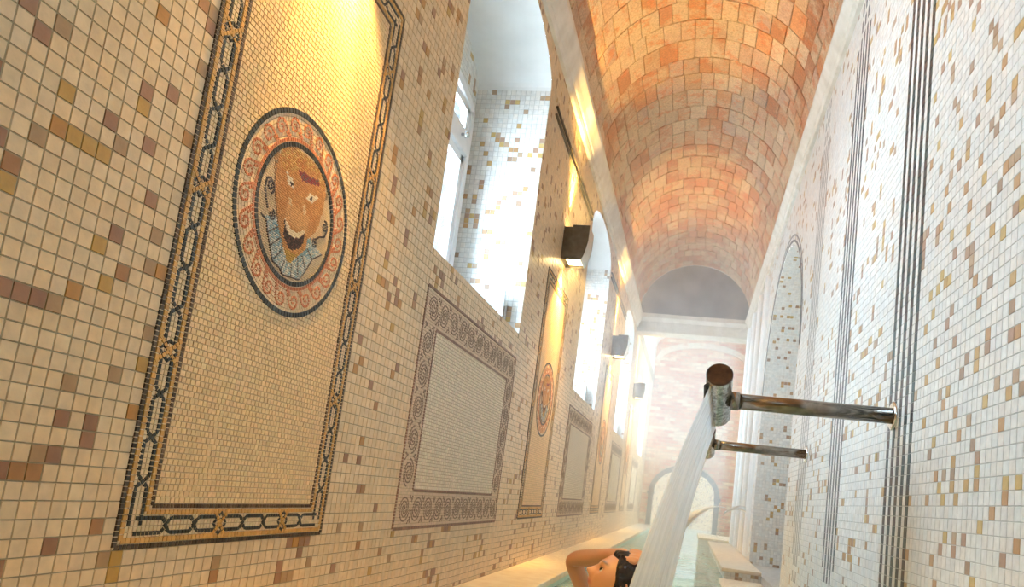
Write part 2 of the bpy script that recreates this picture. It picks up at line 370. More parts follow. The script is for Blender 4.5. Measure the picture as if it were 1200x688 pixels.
RB = {(-3,-3),(-3,1),(-3,7),(-2,8),(-2,11),(-2,20),(-1,-4),(-1,0),(-1,1),(-1,7),(-1,11),(-1,13),(-1,15),(-1,20),(-1,22),(-1,24),(-1,34),(0,5),(0,24),(0,29),(0,30),(0,34),(1,-1),(1,8),(1,19),(1,24),(2,23),(2,29),(2,33),(3,-2),(3,7),(3,11),(3,12),(3,16),(3,20),(3,28),(3,35),(4,-6),(4,1),(4,2),(4,3),(4,22),(4,29),(4,36),(4,37),(5,-5),(5,4),(5,10),(5,11),(5,15),(5,25),(5,32),(5,33),(5,38),(6,-3),(6,1),(6,6),(6,17),(6,27),(7,11),(7,18),(7,19),(7,20),(7,31),(8,-4),(8,-3),(8,0),(8,5),(8,10),(8,20),(8,22),(8,24),(8,34),(8,42),(9,1),(9,2),(9,3),(9,7),(9,26),(9,29),(9,30),(9,37),(9,41),(10,-3),(10,13),(10,44),(11,-4),(11,0),(11,2),(11,6),(11,9),(11,16),(11,21),(11,29),(11,33),(12,-7),(12,1),(12,8),(12,15),(12,19),(12,23),(12,35),(13,-5),(13,2),(13,9),(13,19),(13,26),(13,29),(13,31),(13,36),(13,46),(14,5),(14,12),(14,20),(14,28),(14,39),(14,40),(15,0),(15,4),(15,14),(15,19),(15,25),(15,42),(15,46),(15,47),(16,17),(16,24),(16,25),(16,31),(17,7),(17,11),(17,19),(17,34),(17,42),(17,46),(17,47),(18,16),(18,28),(18,37),(19,26),(19,33),(19,40),(19,47),(20,38),(20,50)}

def brown_map(ni, nj, dens, seed):
    """scattered darker tiles with short runs to one side or upwards"""
    r = np.random.default_rng(seed)
    m = np.zeros((ni, nj), bool); k = int(ni * nj * dens / 1.55)
    a = r.integers(0, ni - 1, k); b = r.integers(0, nj - 1, k); m[a, b] = True
    t = r.random(k)
    m[a[t < .28] + 1, b[t < .28]] = True; m[a[t > .72], b[t > .72] + 1] = True
    return m

def pick(pal, k, d=None):
    c = pal[k % len(pal)]
    return c

def tile_grid(O, U, V, N, y0, z0, pitch, ymin, ymax, zmin, zmax, ops, rects, colfn, dens, seed, single=300, fixed=None, fixed_zone=None, h=0.0016, joint=0.0020, x=None):
    """returns (Tiles for the joined rest, list of single tiles (i,j,colour))"""
    i0, i1 = math.floor((ymin - y0) / pitch), math.ceil((ymax - y0) / pitch)
    j0, j1 = math.floor((zmin - z0) / pitch), math.ceil((zmax - z0) / pitch)
    bm_ = brown_map(i1 - i0 + 2, j1 - j0 + 2, dens, seed)
    r = random.Random(seed)
    T = Tiles(O, U, V, N); full = []
    for i in range(i0, i1):
        ya, yb = y0 + i * pitch + joint / 2, y0 + (i + 1) * pitch - joint / 2
        for j in range(j0, j1):
            za, zb = z0 + j * pitch + joint / 2, z0 + (j + 1) * pitch - joint / 2
            a, b, c, d = max(ya, ymin), min(yb, ymax), max(za, zmin), min(zb, zmax)
            if b - a < 0.004 or d - c < 0.004: continue
            skip = False; whole = (a == ya and b == yb and c == za and d == zb)
            ym, zm = (a + b) / 2, (c + d) / 2
            for (ra, rb, rc, rd) in rects:
                if a < rb and b > ra and c < rd and d > rc:
                    # clip against the panel
                    if ym < ra: b = min(b, ra)
                    elif ym > rb: a = max(a, rb)
                    elif zm < rc: d = min(d, rc)
                    elif zm > rd: c = max(c, rd)
                    else: skip = True; break
                    whole = False
                    if b - a < 0.004 or d - c < 0.004: skip = True; break
            if skip: continue
            ca, cb = c, c; da, db = d, d
            for (oc, half, sill, spring, rise) in ops:
                if b <= oc - half or a >= oc + half: continue
                if d <= sill or c >= spring + rise: continue
                whole = False
                if a < oc - half and ym < oc - half + pitch / 2: 
                    b = min(b, oc - half) if c < spring else b
                    if b < oc - half + 1e-6: continue
                if b > oc + half and ym > oc + half - pitch / 2:
                    a = max(a, oc + half) if c < spring else a
                    if a > oc + half - 1e-6: continue
                if c < sill: d = sill; da = db = sill; continue
                A = arch_z(a, oc, half, spring, rise) or spring
                B = arch_z(b, oc, half, spring, rise) or spring
                if min(da, db) <= min(A, B): skip = True; break
                ca, cb = max(ca, A), max(cb, B)
                if ca >= da - 1e-3 and cb >= db - 1e-3: skip = True; break
                da, db = max(da, ca + 1e-3), max(db, cb + 1e-3)
            if skip or b - a < 0.003 or (da - ca) < 0.0005: continue
            brown = bm_[i - i0, j - j0]
            if fixed is not None and fixed_zone(ym, zm): brown = (i, j) in fixed
            col = colfn(i, j, ym, zm, brown, r)
            hh = h + r.uniform(-0.0003, 0.0003)
            if whole: full.append((i, j, ym, zm, col, len(T.q)))
            T.add([(a, ca), (b, cb), (b, db), (a, da)], hh, col)
    # the tiles that show largest become parts of their own
    singles = []
    if single:
        rank = []
        for (i, j, ym, zm, col, k) in full:
            p = T.O + ym * T.U + zm * T.V
            if p @ CF <= 0.2: continue
            px, py, dd = project(p)
            if -4 < px < 1204 and -4 < py < 692:
                dist = np.linalg.norm(p); rank.append((-(abs(T.N @ p)) / dist ** 3, k, i, j, ym, zm, col))
        rank.sort(); rank = rank[:single]
        drop = {q[1] for q in rank}
        keep = [k for k in range(len(T.q)) if k not in drop]
        T.q = [T.q[k] for k in keep]; T.h = [T.h[k] for k in keep]; T.c = [T.c[k] for k in keep]; T.b = [T.b[k] for k in keep]
        singles = [(q[4], q[5], q[6]) for q in rank]
    return T, singles

def put_singles(singles, T, pitch, joint, mat, parent, name='tile'):
    cache = {}
    s = (pitch - joint) / 2
    for (ym, zm, col) in singles:
        key = tuple(round(c, 4) for c in col)
        if key not in cache:
            t = Tiles((0, 0, 0), T.U, T.V, T.N)
            for_q = [(-s, -s), (s, -s), (s, s), (-s, s)]
            t.add(for_q, 0.0017, col)
            cache[key] = t.mesh(name, mat)
        o = link(name, cache[key], parent); p = T.O + ym * T.U + zm * T.V
        o.location = p

MED_C = [1.5425, 4.675, 7.93, 11.15]
SCR_C = [3.105, 6.33, 9.60, 12.9]
MED_H, SCR_H = 0.378, 0.688
rects_l = [(c - MED_H, c + MED_H, -0.203, 1.374) for c in MED_C] + [(c - SCR_H, c + SCR_H, -0.21, 0.683) for c in SCR_C]

def col_left(i, j, y, z, brown, r):
    if brown: return pick(BROWN, r.randrange(6))
    return pick(CREAM, r.randrange(6))
T, sing = tile_grid((XL, 0, 0), (0, 1, 0), (0, 0, 1), (1, 0, 0), 1.138, -0.115, PL, 0.45, YF - 0.02, LEDGE, 2.50, OPS_L, rects_l,
                    col_left, 0.10, 5, 300, LB, lambda y, z: (y < 1.165 and z > -0.3) or (1.9 < y < 2.42 and z < 0.5), joint=0.0021)
tf = link('tile_field', T.mesh('tile_field', M_TILE), wall_left); tf['kind'] = 'stuff'
put_singles(sing, T, PL, 0.0021, M_TILE, wall_left)

STR = [(2.383, 9, DARKS, -0.36, 2.6, 0), (3.411, 9, DARKS, -0.20, 2.33, 1), (4.385, 9, GREYS, -0.21, 2.28, 2)]
YR0, ZR0 = 1.617, 0.076
def stripe_info(i, j, y, z):
    for (c, n, pal, zb, zt, k) in STR:
        ic = math.floor((c - YR0) / PR)
        d = i - (ic - 4)
        if 0 <= d <= 8:
            if zb <= z <= zt: return (pal, d % 2 == 0)
            if (zt < z < zt + 0.30 or zb - 0.16 < z < zb): return (pal, d in (2, 4, 6) and j % 3 != 0 and True)
    return None
def col_right(i, j, y, z, brown, r):
    s = stripe_info(i, j, y, z)
    if s is not None:
        pal, dark = s
        if dark: return pick(pal, r.randrange(len(pal)))
        return pick(WHITE, r.randrange(6)) if not brown else pick(WHITE, 2)
    if brown: return pick(BROWN_LIT, r.randrange(6))
    return pick(WHITE, r.randrange(6))
T, sing = tile_grid((XR, 0, 0), (0, 1, 0), (0, 0, 1), (-1, 0, 0), YR0, ZR0, PR, 0.9, YE - 0.02, LEDGE, 2.59, [NICHE], [],
                    col_right, 0.10, 9, 300, RB, lambda y, z: 1.5 < y < 2.24 and z < 1.55, joint=0.0019)
tf = link('tile_field', T.mesh('tile_field', M_TILE), wall_right); tf['kind'] = 'stuff'
put_singles(sing, T, PR, 0.0019, M_TILE, wall_right)

# dark outline of the niche arch
bm = bmesh.new()
def arch_band(c, half, spring, rise, off, w, zlow, n=40):
    pts = []
    for k in range(n + 1):
        t = PI * k / n
        pts.append((c - (half + off) * math.cos(t), spring + (rise + off) * math.sin(t)))
    return pts
TA = Tiles((XR, 0, 0), (0, 1, 0), (0, 0, 1), (-1, 0, 0))
TA.strip(arch_band(*NICHE[:2], NICHE[3], NICHE[4], 0.03, 0, 0), 0.018, 0.03, 0.0045, vcol((0.10, 0.10, 0.10)))
TA.strip(arch_band(*NICHE[:2], NICHE[3], NICHE[4], 0.075, 0, 0), 0.014, 0.03, 0.0045, vcol((0.22, 0.21, 0.20)))
o = link('arch_band', TA.mesh('arch_band', M_TILE), wall_right); o['kind'] = 'stuff'

# ------------------------------------------------------------------ niche recess on the right
nc, nh, ns_, nsp, nri = NICHE
ND = 0.5
def reveal_mesh(x0, x1, c, half, sill, spring, rise, n=32):
    """soffit strip of an arched recess"""
    V = []; Q = []
    pts = [(c - half * math.cos(PI * k / n), spring + rise * math.sin(PI * k / n)) for k in range(n + 1)]
    for (a, b) in zip(pts, pts[1:]):
        k = len(V); V += [(x0, *a), (x1, *a), (x1, *b), (x0, *b)]; Q.append([k, k + 1, k + 2, k + 3])
    return V, Q
V, Q = reveal_mesh(XR, XR + ND, nc, nh, ns_, nsp, nri)
niche = link('trim_1', mesh_np('niche_soffit', V, Q, M_PLASTER)); niche['kind'] = 'structure'
bm = bmesh.new()
for q in (((XR, nc + nh, ns_), (XR + ND, nc + nh, ns_), (XR + ND, nc + nh, nsp), (XR, nc + nh, nsp)),
          ((XR, nc - nh, ns_), (XR, nc - nh, nsp), (XR + ND, nc - nh, nsp), (XR + ND, nc - nh, ns_)),
          ((XR + ND, nc - nh, ns_), (XR + ND, nc - nh, nsp + nri), (XR + ND, nc + nh, nsp + nri), (XR + ND, nc + nh, ns_)),
          ((XR, nc - nh, ns_), (XR + ND, nc - nh, ns_), (XR + ND, nc + nh, ns_), (XR, nc + nh, ns_))):
    bm.faces.new([bm.verts.new(p) for p in q])
nb = bm_obj('niche_backing', bm, M_GROUTW, niche)
def soffit_tiles(x0, x1, c, half, sp, ri, pitch, name, parent, seed):
    r = random.Random(seed); V = []; Q = []; Cc = []
    s = []; n = 400; pts = [(c - half * math.cos(PI * k / n), sp + ri * math.sin(PI * k / n)) for k in range(n + 1)]
    d = [0]
    for a, b in zip(pts, pts[1:]): d.append(d[-1] + math.dist(a, b))
    m = int(d[-1] / pitch); F8 = np.array([[4, 5, 6, 7], [0, 1, 5, 4], [1, 2, 6, 5], [2, 3, 7, 6], [3, 0, 4, 7]])
    def at(t): return (float(np.interp(t, d, [p[0] for p in pts])), float(np.interp(t, d, [p[1] for p in pts])))
    for i in range(m):
        p, q = at(i * pitch + .001), at((i + 1) * pitch - .001)
        e = np.array((q[0] - p[0], q[1] - p[1])); e /= np.linalg.norm(e); nn = np.array((e[1], -e[0])) * .0017
        x = x0
        while x < x1 - .005:
            xb = min(x + pitch, x1) - .002; k = len(V)
            for hh in (0, 1): V += [(x, p[0] + nn[0] * hh, p[1] + nn[1] * hh), (xb, p[0] + nn[0] * hh, p[1] + nn[1] * hh), (xb, q[0] + nn[0] * hh, q[1] + nn[1] * hh), (x, q[0] + nn[0] * hh, q[1] + nn[1] * hh)]
            Q += (F8 + k).tolist(); col = r.choice(BROWN_LIT) if r.random() < .11 else r.choice(WHITE); Cc += [col] * 8
            x += pitch
    o = link(name, mesh_np(name, V, Q, M_TILE, np.array(Cc)), parent); o['kind'] = 'stuff'
soffit_tiles(XR + .002, XR + ND, nc, nh, nsp, nri, 0.0313, 'soffit_tiles', niche, 77)
def col_white(i, j, y, z, brown, r):
    return pick(BROWN_LIT, r.randrange(6)) if brown else pick(WHITE, r.randrange(6))
for (O, U, N_, a, b, zt, sd) in (((0, nc + nh, 0), (1, 0, 0), (0, -1, 0), XR, XR + ND, nsp, 21), ((XR + ND, 0, 0), (0, 1, 0), (-1, 0, 0), nc - nh, nc + nh, nsp + nri, 22), ((0, nc - nh, 0), (1, 0, 0), (0, 1, 0), XR, XR + ND, nsp, 23)):
    T, _ = tile_grid(O, U, (0, 0, 1), N_, a, ZR0, 0.0313, a, b, ns_, zt, [], [], col_white, 0.11, sd, 0)
    o = link('tile_field', T.mesh('tile_field', M_TILE), niche); o['kind'] = 'stuff'

# ------------------------------------------------------------------ window recesses and windows
def window_unit(idx, c):
    y0, y1 = c - WHALF, c + WHALF; xo = XL - REV
    V, Q = reveal_mesh(xo, XL, c, WHALF, SILL, SPRING, RISE)
    k = len(V); V += [(xo, y0, SILL), (XL, y0, SILL), (XL, y1, SILL), (xo, y1, SILL)]; Q.append([k, k + 1, k + 2, k + 3])
    w = link('window_%d' % idx, mesh_np('window_reveal', V, Q, M_PLASTER)); w['kind'] = 'structure'
    wy0, wy1, wz0, wz1, wr = c - 0.60, c + 0.59, SILL + 0.03, 2.03, 0.10
    cc_o, hh_o = (wy0 + wy1) / 2, (wy1 - wy0) / 2
    # jambs and back wall around the casement
    bm = bmesh.new()
    for q in (((xo, y1, SILL), (XL, y1, SILL), (XL, y1, SPRING), (xo, y1, SPRING)), ((XL, y0, SILL), (xo, y0, SILL), (xo, y0, SPRING), (XL, y0, SPRING))):
        bm.faces.new([bm.verts.new(p) for p in q])
    bm_obj('jamb_backing', bm, M_GROUTW, w)
    V = []; Q = []
    def quad(a, b, c_, d):
        k = len(V); V.extend([(xo, *a), (xo, *b), (xo, *c_), (xo, *d)]); Q.append([k, k + 1, k + 2, k + 3])
    quad((y0, SILL), (wy0, SILL), (wy0, 2.5), (y0, 2.5)); quad((wy1, SILL), (y1, SILL), (y1, 2.5), (wy1, 2.5)); quad((wy0, SILL), (wy1, SILL), (wy1, wz0), (wy0, wz0))
    n = 12
    for k in range(n):
        a = wy0 + (wy1 - wy0) * k / n; b = wy0 + (wy1 - wy0) * (k + 1) / n
        quad((a, arch_z(a, (wy0 + wy1) / 2, (wy1 - wy0) / 2, wz1, wr) or wz1), (b, arch_z(b, (wy0 + wy1) / 2, (wy1 - wy0) / 2, wz1, wr) or wz1), (b, 2.5), (a, 2.5))
    link('back_wall', mesh_np('back_wall', V, Q, M_GROUTW), w)
    for (O, U, N_, a, b, zt, sd) in (((0, y1, 0), (1, 0, 0), (0, -1, 0), xo, XL, SPRING + 0.0, 31 + idx), ((0, y0, 0), (1, 0, 0), (0, 1, 0), xo, XL, SPRING, 51 + idx)):
        T, _ = tile_grid(O, U, (0, 0, 1), N_, XL, -0.115, PL, a, b, SILL, zt, [], [], col_white, 0.11, sd, 0)
        o = link('tile_field', T.mesh('tile_field', M_TILE), w); o['kind'] = 'stuff'
    cc, hh = (wy0 + wy1) / 2, (wy1 - wy0) / 2
    T, _ = tile_grid((xo, 0, 0), (0, 1, 0), (0, 0, 1), (1, 0, 0), 1.138, -0.115, PL, y0, y1, SILL, 2.47, [(cc, hh, SILL - .1, wz1, wr)], [], col_white, 0.11, 71 + idx, 0)
    o = link('tile_field', T.mesh('tile_field', M_TILE), w); o['kind'] = 'stuff'
    # unseen reveal added beyond the casement to keep oblique sky off the jambs
    ov, oq = reveal_mesh(xo - 0.35, xo, cc_o, hh_o, wz0, wz1, wr)
    for q in (((wy0, wz0), (wy0, wz1)), ((wy1, wz0), (wy1, wz1)), ((wy0, wz0), (wy1, wz0))):
        k = len(ov); (a_, b_) = q; ov += [(xo - 0.35, *a_), (xo, *a_), (xo, *b_), (xo - 0.35, *b_)]; oq.append([k, k + 1, k + 2, k + 3])
    link('added_reveal', mesh_np('added_reveal', ov, oq, M_STONE), w)
    # casement: outer frame, middle rail, two sashes, panes
    bm = bmesh.new(); f = 0.055; d0, d1 = xo - 0.02, xo + 0.045
    box_bm(bm, d0, d1, wy0, wy0 + f, wz0, wz1 + 0.01, 0.004); box_bm(bm, d0, d1, wy1 - f, wy1, wz0, wz1 + 0.01, 0.004)
    box_bm(bm, d0, d1, wy0, wy1, wz0, wz0 + f, 0.004)
    fr = bm_obj('frame', bm, M_FRAME, w)
    bm = bmesh.new(); pin = []; pou = []
    for k in range(17):
        t = PI * k / 16
        pou.append((cc - hh * math.cos(t), wz1 + wr * math.sin(t))); pin.append((cc - (hh - f) * math.cos(t), wz1 - 0.02 + (wr - f * .6) * math.sin(t)))
    for k in range(16):
        q = [pou[k], pou[k + 1], pin[k + 1], pin[k]]
        A = [bm.verts.new((d1, *p)) for p in q]; B = [bm.verts.new((d0, *p)) for p in q]
        bm.faces.new(A)
        for e in range(4): bm.faces.new((A[e], A[(e + 1) % 4], B[(e + 1) % 4], B[e]))
    bm_obj('arched_head', bm, M_FRAME, w)
    rail = box('transom', xo - 0.01, xo + 0.055, wy0 + f, wy1 - f, 1.755, 1.855, M_FRAME, w, 0.006)
    kb = bmesh.new(); tube_bm(kb, [(xo + 0.05, wy1 - 0.19, 1.82), (xo + 0.07, wy1 - 0.19, 1.82), (xo + 0.075, wy1 - 0.19, 1.82), (xo + 0.095, wy1 - 0.19, 1.82)], [0.008, 0.008, 0.02, 0.016], 12)
    bm_obj('catch', kb, M_CHROME, rail, True)
    # upper and lower sashes
    for (za, zb, nm) in ((1.855, wz1 + 0.02, 'upper_sash'), (wz0 + f, 1.755, 'lower_sash')):
        bm = bmesh.new(); s = 0.045; e0, e1 = xo + 0.0, xo + 0.035
        ya, yb = wy0 + f, wy1 - f; ym = (ya + yb) / 2
        for (a, b) in ((ya, ya + s), (yb - s, yb), (ym - s / 2, ym + s / 2)): box_bm(bm, e0, e1, a, b, za, zb, 0.004)
        box_bm(bm, e0, e1, ya, yb, za, za + s, 0.004); box_bm(bm, e0, e1, ya, yb, zb - s, zb, 0.004)
        sa = bm_obj(nm, bm, M_FRAME, w)
        for (a, b) in ((ya + s, ym - s / 2), (ym + s / 2, yb - s)):
            box('pane', xo + 0.012, xo + 0.018, a, b, za + s * .9, zb - s * .9, M_GLASS, sa)
    # guard glass on the sill
    g = box('glass_guard', -1.37, -1.105, y1 - 0.07, y1 - 0.052, SILL + 0.001, SILL + 0.215, M_BLUEGLASS)
    e = box('edge_profile', -1.105, -1.085, y1 - 0.075, y1 - 0.047, SILL + 0.001, SILL + 0.22, M_CHROME, g, 0.002)
    e['label'] = 'grey steel edge strip'
    where = ['nearest window, beside the camera', 'arched window above the nearest scroll mosaic', 'second arched window in view', 'third arched window in view', 'last window before the end wall'][idx - 1]
    tag(g, 'pale blue glass panel on the sill of the ' + where, 'glass panel', 'glass panels on the window sills')
    return w
for k, c in enumerate(WIN_C): window_unit(k + 1, c)

# dark double rails along the wall between the windows
for k, (a, b, lab) in enumerate(((3.95, 5.60, 'dark bronze double rail on the wall between first and second windows'), (7.12, 8.85, 'dark bronze double rail on the wall between second and third windows'))):
    t = empty('wall_rail', (XL, a, 2.2))
    for z in (0.0, 0.048):
        o = box('rail', 0, 0.016, 0, b - a, z - 0.006, z + 0.006, M_BRONZE, t, 0.003)
    tag(t, lab, 'rail', 'double rails between the windows')

# ------------------------------------------------------------------ mosaic panels
def inside(poly, x, y):
    c = False; n = len(poly); j = n - 1
    for i in range(n):
        xi, yi = poly[i]; xj, yj = poly[j]
        if (yi > y) != (yj > y) and x < (xj - xi) * (y - yi) / (yj - yi) + xi: c = not c
        j = i
    return c

FACE = {"head":[[-0.11,0.104],[-0.103,0.129],[-0.07,0.150],[-0.013,0.154],[0.038,0.150],[0.075,0.140],[0.098,0.12],[0.108,0.098],[0.107,0.064],[0.098,0.009],[0.084,-0.013],[0.058,-0.039],[0.058,-0.066],[0.027,-0.095],[-0.009,-0.107],[-0.038,-0.088],[-0.066,-0.056],[-0.09,-0.01],[-0.1,0.009],[-0.111,0.034],[-0.115,0.077]],
"hair":[[-0.106,0.104],[-0.103,0.129],[-0.07,0.151],[-0.013,0.156],[0.038,0.151],[0.075,0.142],[0.1,0.12],[0.105,0.10],[0.032,0.132],[-0.018,0.112],[-0.05,0.088],[-0.085,0.08]],
"earl":[[-0.132,0.118],[-0.114,0.11],[-0.088,0.088],[-0.079,0.066],[-0.094,0.067],[-0.108,0.048],[-0.118,0.06]],
"earr":[[0.124,0.116],[0.086,0.087],[0.073,0.06],[0.092,0.06],[0.114,0.09]],
"rib":[[-0.03,0.103],[0.0,0.112],[0.033,0.114],[0.065,0.122],[0.07,0.110],[0.029,0.096],[-0.006,0.088]],
"eyel":[[-0.075,0.081],[-0.047,0.074],[-0.027,0.052],[-0.060,0.055]],"eyer":[[0.020,0.052],[0.038,0.075],[0.077,0.081],[0.054,0.054]],
"pupl":[[-0.056,0.060],[-0.050,0.068],[-0.041,0.063],[-0.047,0.054]],"pupr":[[0.040,0.064],[0.048,0.071],[0.054,0.064],[0.045,0.057]],
"nose1":[[-0.052,0.029],[-0.038,0.029],[-0.027,0.013],[-0.041,0.012]],"nose2":[[0.014,0.034],[0.026,0.040],[0.037,0.017],[0.023,0.015]],
"mouth":[[-0.048,-0.030],[-0.032,-0.045],[-0.003,-0.051],[0.026,-0.042],[0.045,-0.024],[0.047,-0.039],[0.037,-0.066],[0.014,-0.083],[-0.017,-0.084],[-0.044,-0.063]],
"teeth":[[-0.052,-0.022],[-0.023,-0.038],[0.004,-0.041],[0.048,-0.016],[0.044,-0.028],[0.026,-0.046],[-0.002,-0.056],[-0.034,-0.050]],
"goat":[[-0.027,-0.092],[-0.006,-0.124],[0.015,-0.108],[0.027,-0.088],[0.002,-0.09]],
"ruff":[[-0.140,-0.05],[-0.117,-0.055],[-0.105,-0.079],[-0.087,-0.106],[-0.067,-0.136],[-0.036,-0.142],[-0.02,-0.154],[0.013,-0.150],[0.051,-0.145],[0.074,-0.115],[0.096,-0.076],[0.137,-0.05],[0.102,-0.041],[0.072,-0.029],[0.058,-0.039],[0.058,-0.066],[0.027,-0.095],[-0.004,-0.121],[-0.038,-0.088],[-0.066,-0.056],[-0.086,-0.03],[-0.102,-0.045]]}
RUFFL = [[[-0.105,-0.081],[-0.07,-0.055]],[[-0.087,-0.106],[-0.056,-0.077]],[[-0.065,-0.131],[-0.038,-0.098]],[[-0.03,-0.147],[-0.02,-0.12]],[[0.015,-0.148],[0.010,-0.118]],[[0.046,-0.141],[0.030,-0.094]],[[0.074,-0.113],[0.047,-0.083]],[[0.094,-0.077],[0.065,-0.059]]]

BLACK = vcol((0.028, 0.030, 0.032), 0.3); DKBR = vcol((0.13, 0.065, 0.035), 0.35); OCHRE = vcol((0.55, 0.30, 0.09), 0.15)
FIELD = vcol((0.70, 0.51, 0.30), 0.08); FIELDL = vcol((0.68, 0.52, 0.33), 0.06); TERRA = vcol((0.47, 0.17, 0.075), 0.15)

def guilloche(T, p0, p1, knots, period=0.083, a=0.0145, h=0.0042):
    """two crossing dark strands between two points, with ochre knots"""
    p0, p1 = np.array(p0, float), np.array(p1, float); L = np.linalg.norm(p1 - p0); t = (p1 - p0) / L; n = np.array((-t[1], t[0]))
    m = max(1, round(L / period)); per = L / m
    for s in (1, -1):
        pts = [p0 + n * a * s]
        sg = s
        for k in range(1, m):
            c = k * per; amp = a
            pts += [p0 + t * (c - 0.011) + n * a * sg, p0 + t * (c + 0.011) - n * a * sg]; sg = -sg
        pts.append(p1 + n * a * sg)
        T.strip(pts, 0.0085, 0.0105, h + 0.0003 * s, BLACK)
    for k in range(knots, m, knots):
        c = p0 + t * k * per
        for s in (1, -1):
            T.strip([c - t * 0.026 + n * 0.030 * s, c + t * 0.026 - n * 0.030 * s], 0.0085, 0.010, h + 0.0008, OCHRE)
        dpt = [c - t * 0.020, c + n * 0.024, c + t * 0.020, c - n * 0.024]
        T.strip(dpt, 0.007, 0.010, h + 0.0002, BLACK, closed=True)

def make_medallion():
    t = empty('mosaic_panel', (XL, MED_C[0], 0))
    # everything is laid out in the panel's own plane: u along the wall from its centre, v upwards
    def TT(): return Tiles((0, 0, 0), (0, 1, 0), (0, 0, 1), (1, 0, 0))
    u0, u1, v0, v1 = -MED_H, MED_H, -0.203, 1.374; cv = 0.578
    box('bedding', 0.0, 0.0012, u0 + .001, u1 - .001, v0 + .001, v1 - .001, M_BED, t)
    b = 0.085
    T = TT(); ph, pw = 0.0124, 0.0142; r = random.Random(3)
    v = v0 + b; row = 0
    while v < v1 - b - 0.004:
        u = u0 + b + (row % 2) * -pw * 0.5
        while u < u1 - b:
            w = pw * r.uniform(0.85, 1.15)
            a, c = max(u, u0 + b), min(u + w, u1 - b)
            um, vm = (a + c) / 2, v + ph / 2
            if c - a > 0.004 and math.hypot(um, vm - cv) > 0.238:
                T.rect(a + .0004, v + .0006, c - .0004, min(v + ph - .0006, v1 - b), 0.0034 + r.uniform(-.0003, .0003), FIELD())
            u += w
        v += ph; row += 1
    o = link('field', T.mesh('field', M_TESS, 0.0008), t); o['kind'] = 'stuff'; o['label'] = 'plain field of small honey-coloured tesserae'
    # border ground
    T = TT(); s = 0.0105
    def ground(a, b_, c, d):
        nu, nv = max(1, round((b_ - a) / s)), max(1, round((d - c) / s))
        for i in range(nu):
            for j in range(nv):
                T.rect(a + (b_ - a) * i / nu + .0005, c + (d - c) * j / nv + .0005, a + (b_ - a) * (i + 1) / nu - .0005, c + (d - c) * (j + 1) / nv - .0005, 0.003, FIELDL())
    ground(u0, u1, v0, v0 + b); ground(u0, u1, v1 - b, v1); ground(u0, u0 + b, v0 + b, v1 - b); ground(u1 - b, u1, v0 + b, v1 - b)
    o = link('border_ground', T.mesh('border_ground', M_TESS, 0.0008), t); o['kind'] = 'stuff'
    T = TT()
    def ring(off, w, colf, seg, h=0.0042):
        T.strip([(u0 + off, v0 + off), (u1 - off, v0 + off)], w, seg, h, colf); T.strip([(u0 + off, v1 - off), (u1 - off, v1 - off)], w, seg, h, colf)
        T.strip([(u0 + off, v0 + off), (u0 + off, v1 - off)], w, seg, h, colf); T.strip([(u1 - off, v0 + off), (u1 - off, v1 - off)], w, seg, h, colf)
    ring(0.005, 0.010, vcol((0.06, 0.038, 0.026), 0.5), 0.010); ring(0.0165, 0.011, OCHRE, 0.012); ring(b - 0.0165, 0.010, OCHRE, 0.012); ring(b - 0.005, 0.009, vcol((0.09, 0.05, 0.03), 0.5), 0.010)
    o = link('border_line', T.mesh('border_line', M_TESS, 0.0008), t); o['kind'] = 'stuff'; o['label'] = 'dark and ochre lines edging the border'
    T = TT(); m = b / 2 + 0.0005
    guilloche(T, (u0 + m, v0 + m), (u1 - m, v0 + m), 3); guilloche(T, (u0 + m, v1 - m), (u1 - m, v1 - m), 3)
    guilloche(T, (u0 + m, v0 + m), (u0 + m, v1 - m), 4); guilloche(T, (u1 - m, v0 + m), (u1 - m, v1 - m), 4)
    o = link('chain_pattern', T.mesh('chain_pattern', M_TESS, 0.0008), t); o['kind'] = 'stuff'; o['label'] = 'black interlaced chain with ochre knots'
    # medallion ground, rings, waves
    T = TT(); r_ = 0.164
    while r_ < 0.236:
        n = int(2 * PI * r_ / 0.0105)
        for k in range(n):
            a0, a1 = 2 * PI * k / n + .04 / n, 2 * PI * (k + 1) / n - .04 / n; rr = r_ + 0.0100
            T.add([(r_ * math.cos(a0), cv + r_ * math.sin(a0)), (rr * math.cos(a0), cv + rr * math.sin(a0)), (rr * math.cos(a1), cv + rr * math.sin(a1)), (r_ * math.cos(a1), cv + r_ * math.sin(a1))], 0.0034, FIELDL())
        r_ += 0.0106
    o = link('medallion_ground', T.mesh('medallion_ground', M_TESS, 0.0006), t); o['kind'] = 'stuff'
    T = TT()
    def circ(rad, n=96): return [(rad * math.cos(2 * PI * k / n), cv + rad * math.sin(2 * PI * k / n)) for k in range(n)]
    T.strip(circ(0.241), 0.0135, 0.0125, 0.005, BLACK, closed=True)
    o = link('outer_ring', T.mesh('outer_ring', M_TESS, 0.0008), t); o['kind'] = 'stuff'; o['label'] = 'black outer ring of the medallion'
    T = TT(); T.strip(circ(0.1655), 0.0125, 0.0115, 0.005, BLACK, closed=True)
    o = link('inner_ring', T.mesh('inner_ring', M_TESS, 0.0008), t); o['kind'] = 'stuff'; o['label'] = 'black inner ring of the medallion'
    T = TT(); T.strip(circ(0.1765), 0.0095, 0.009, 0.0046, TERRA, closed=True)
    NW = 23
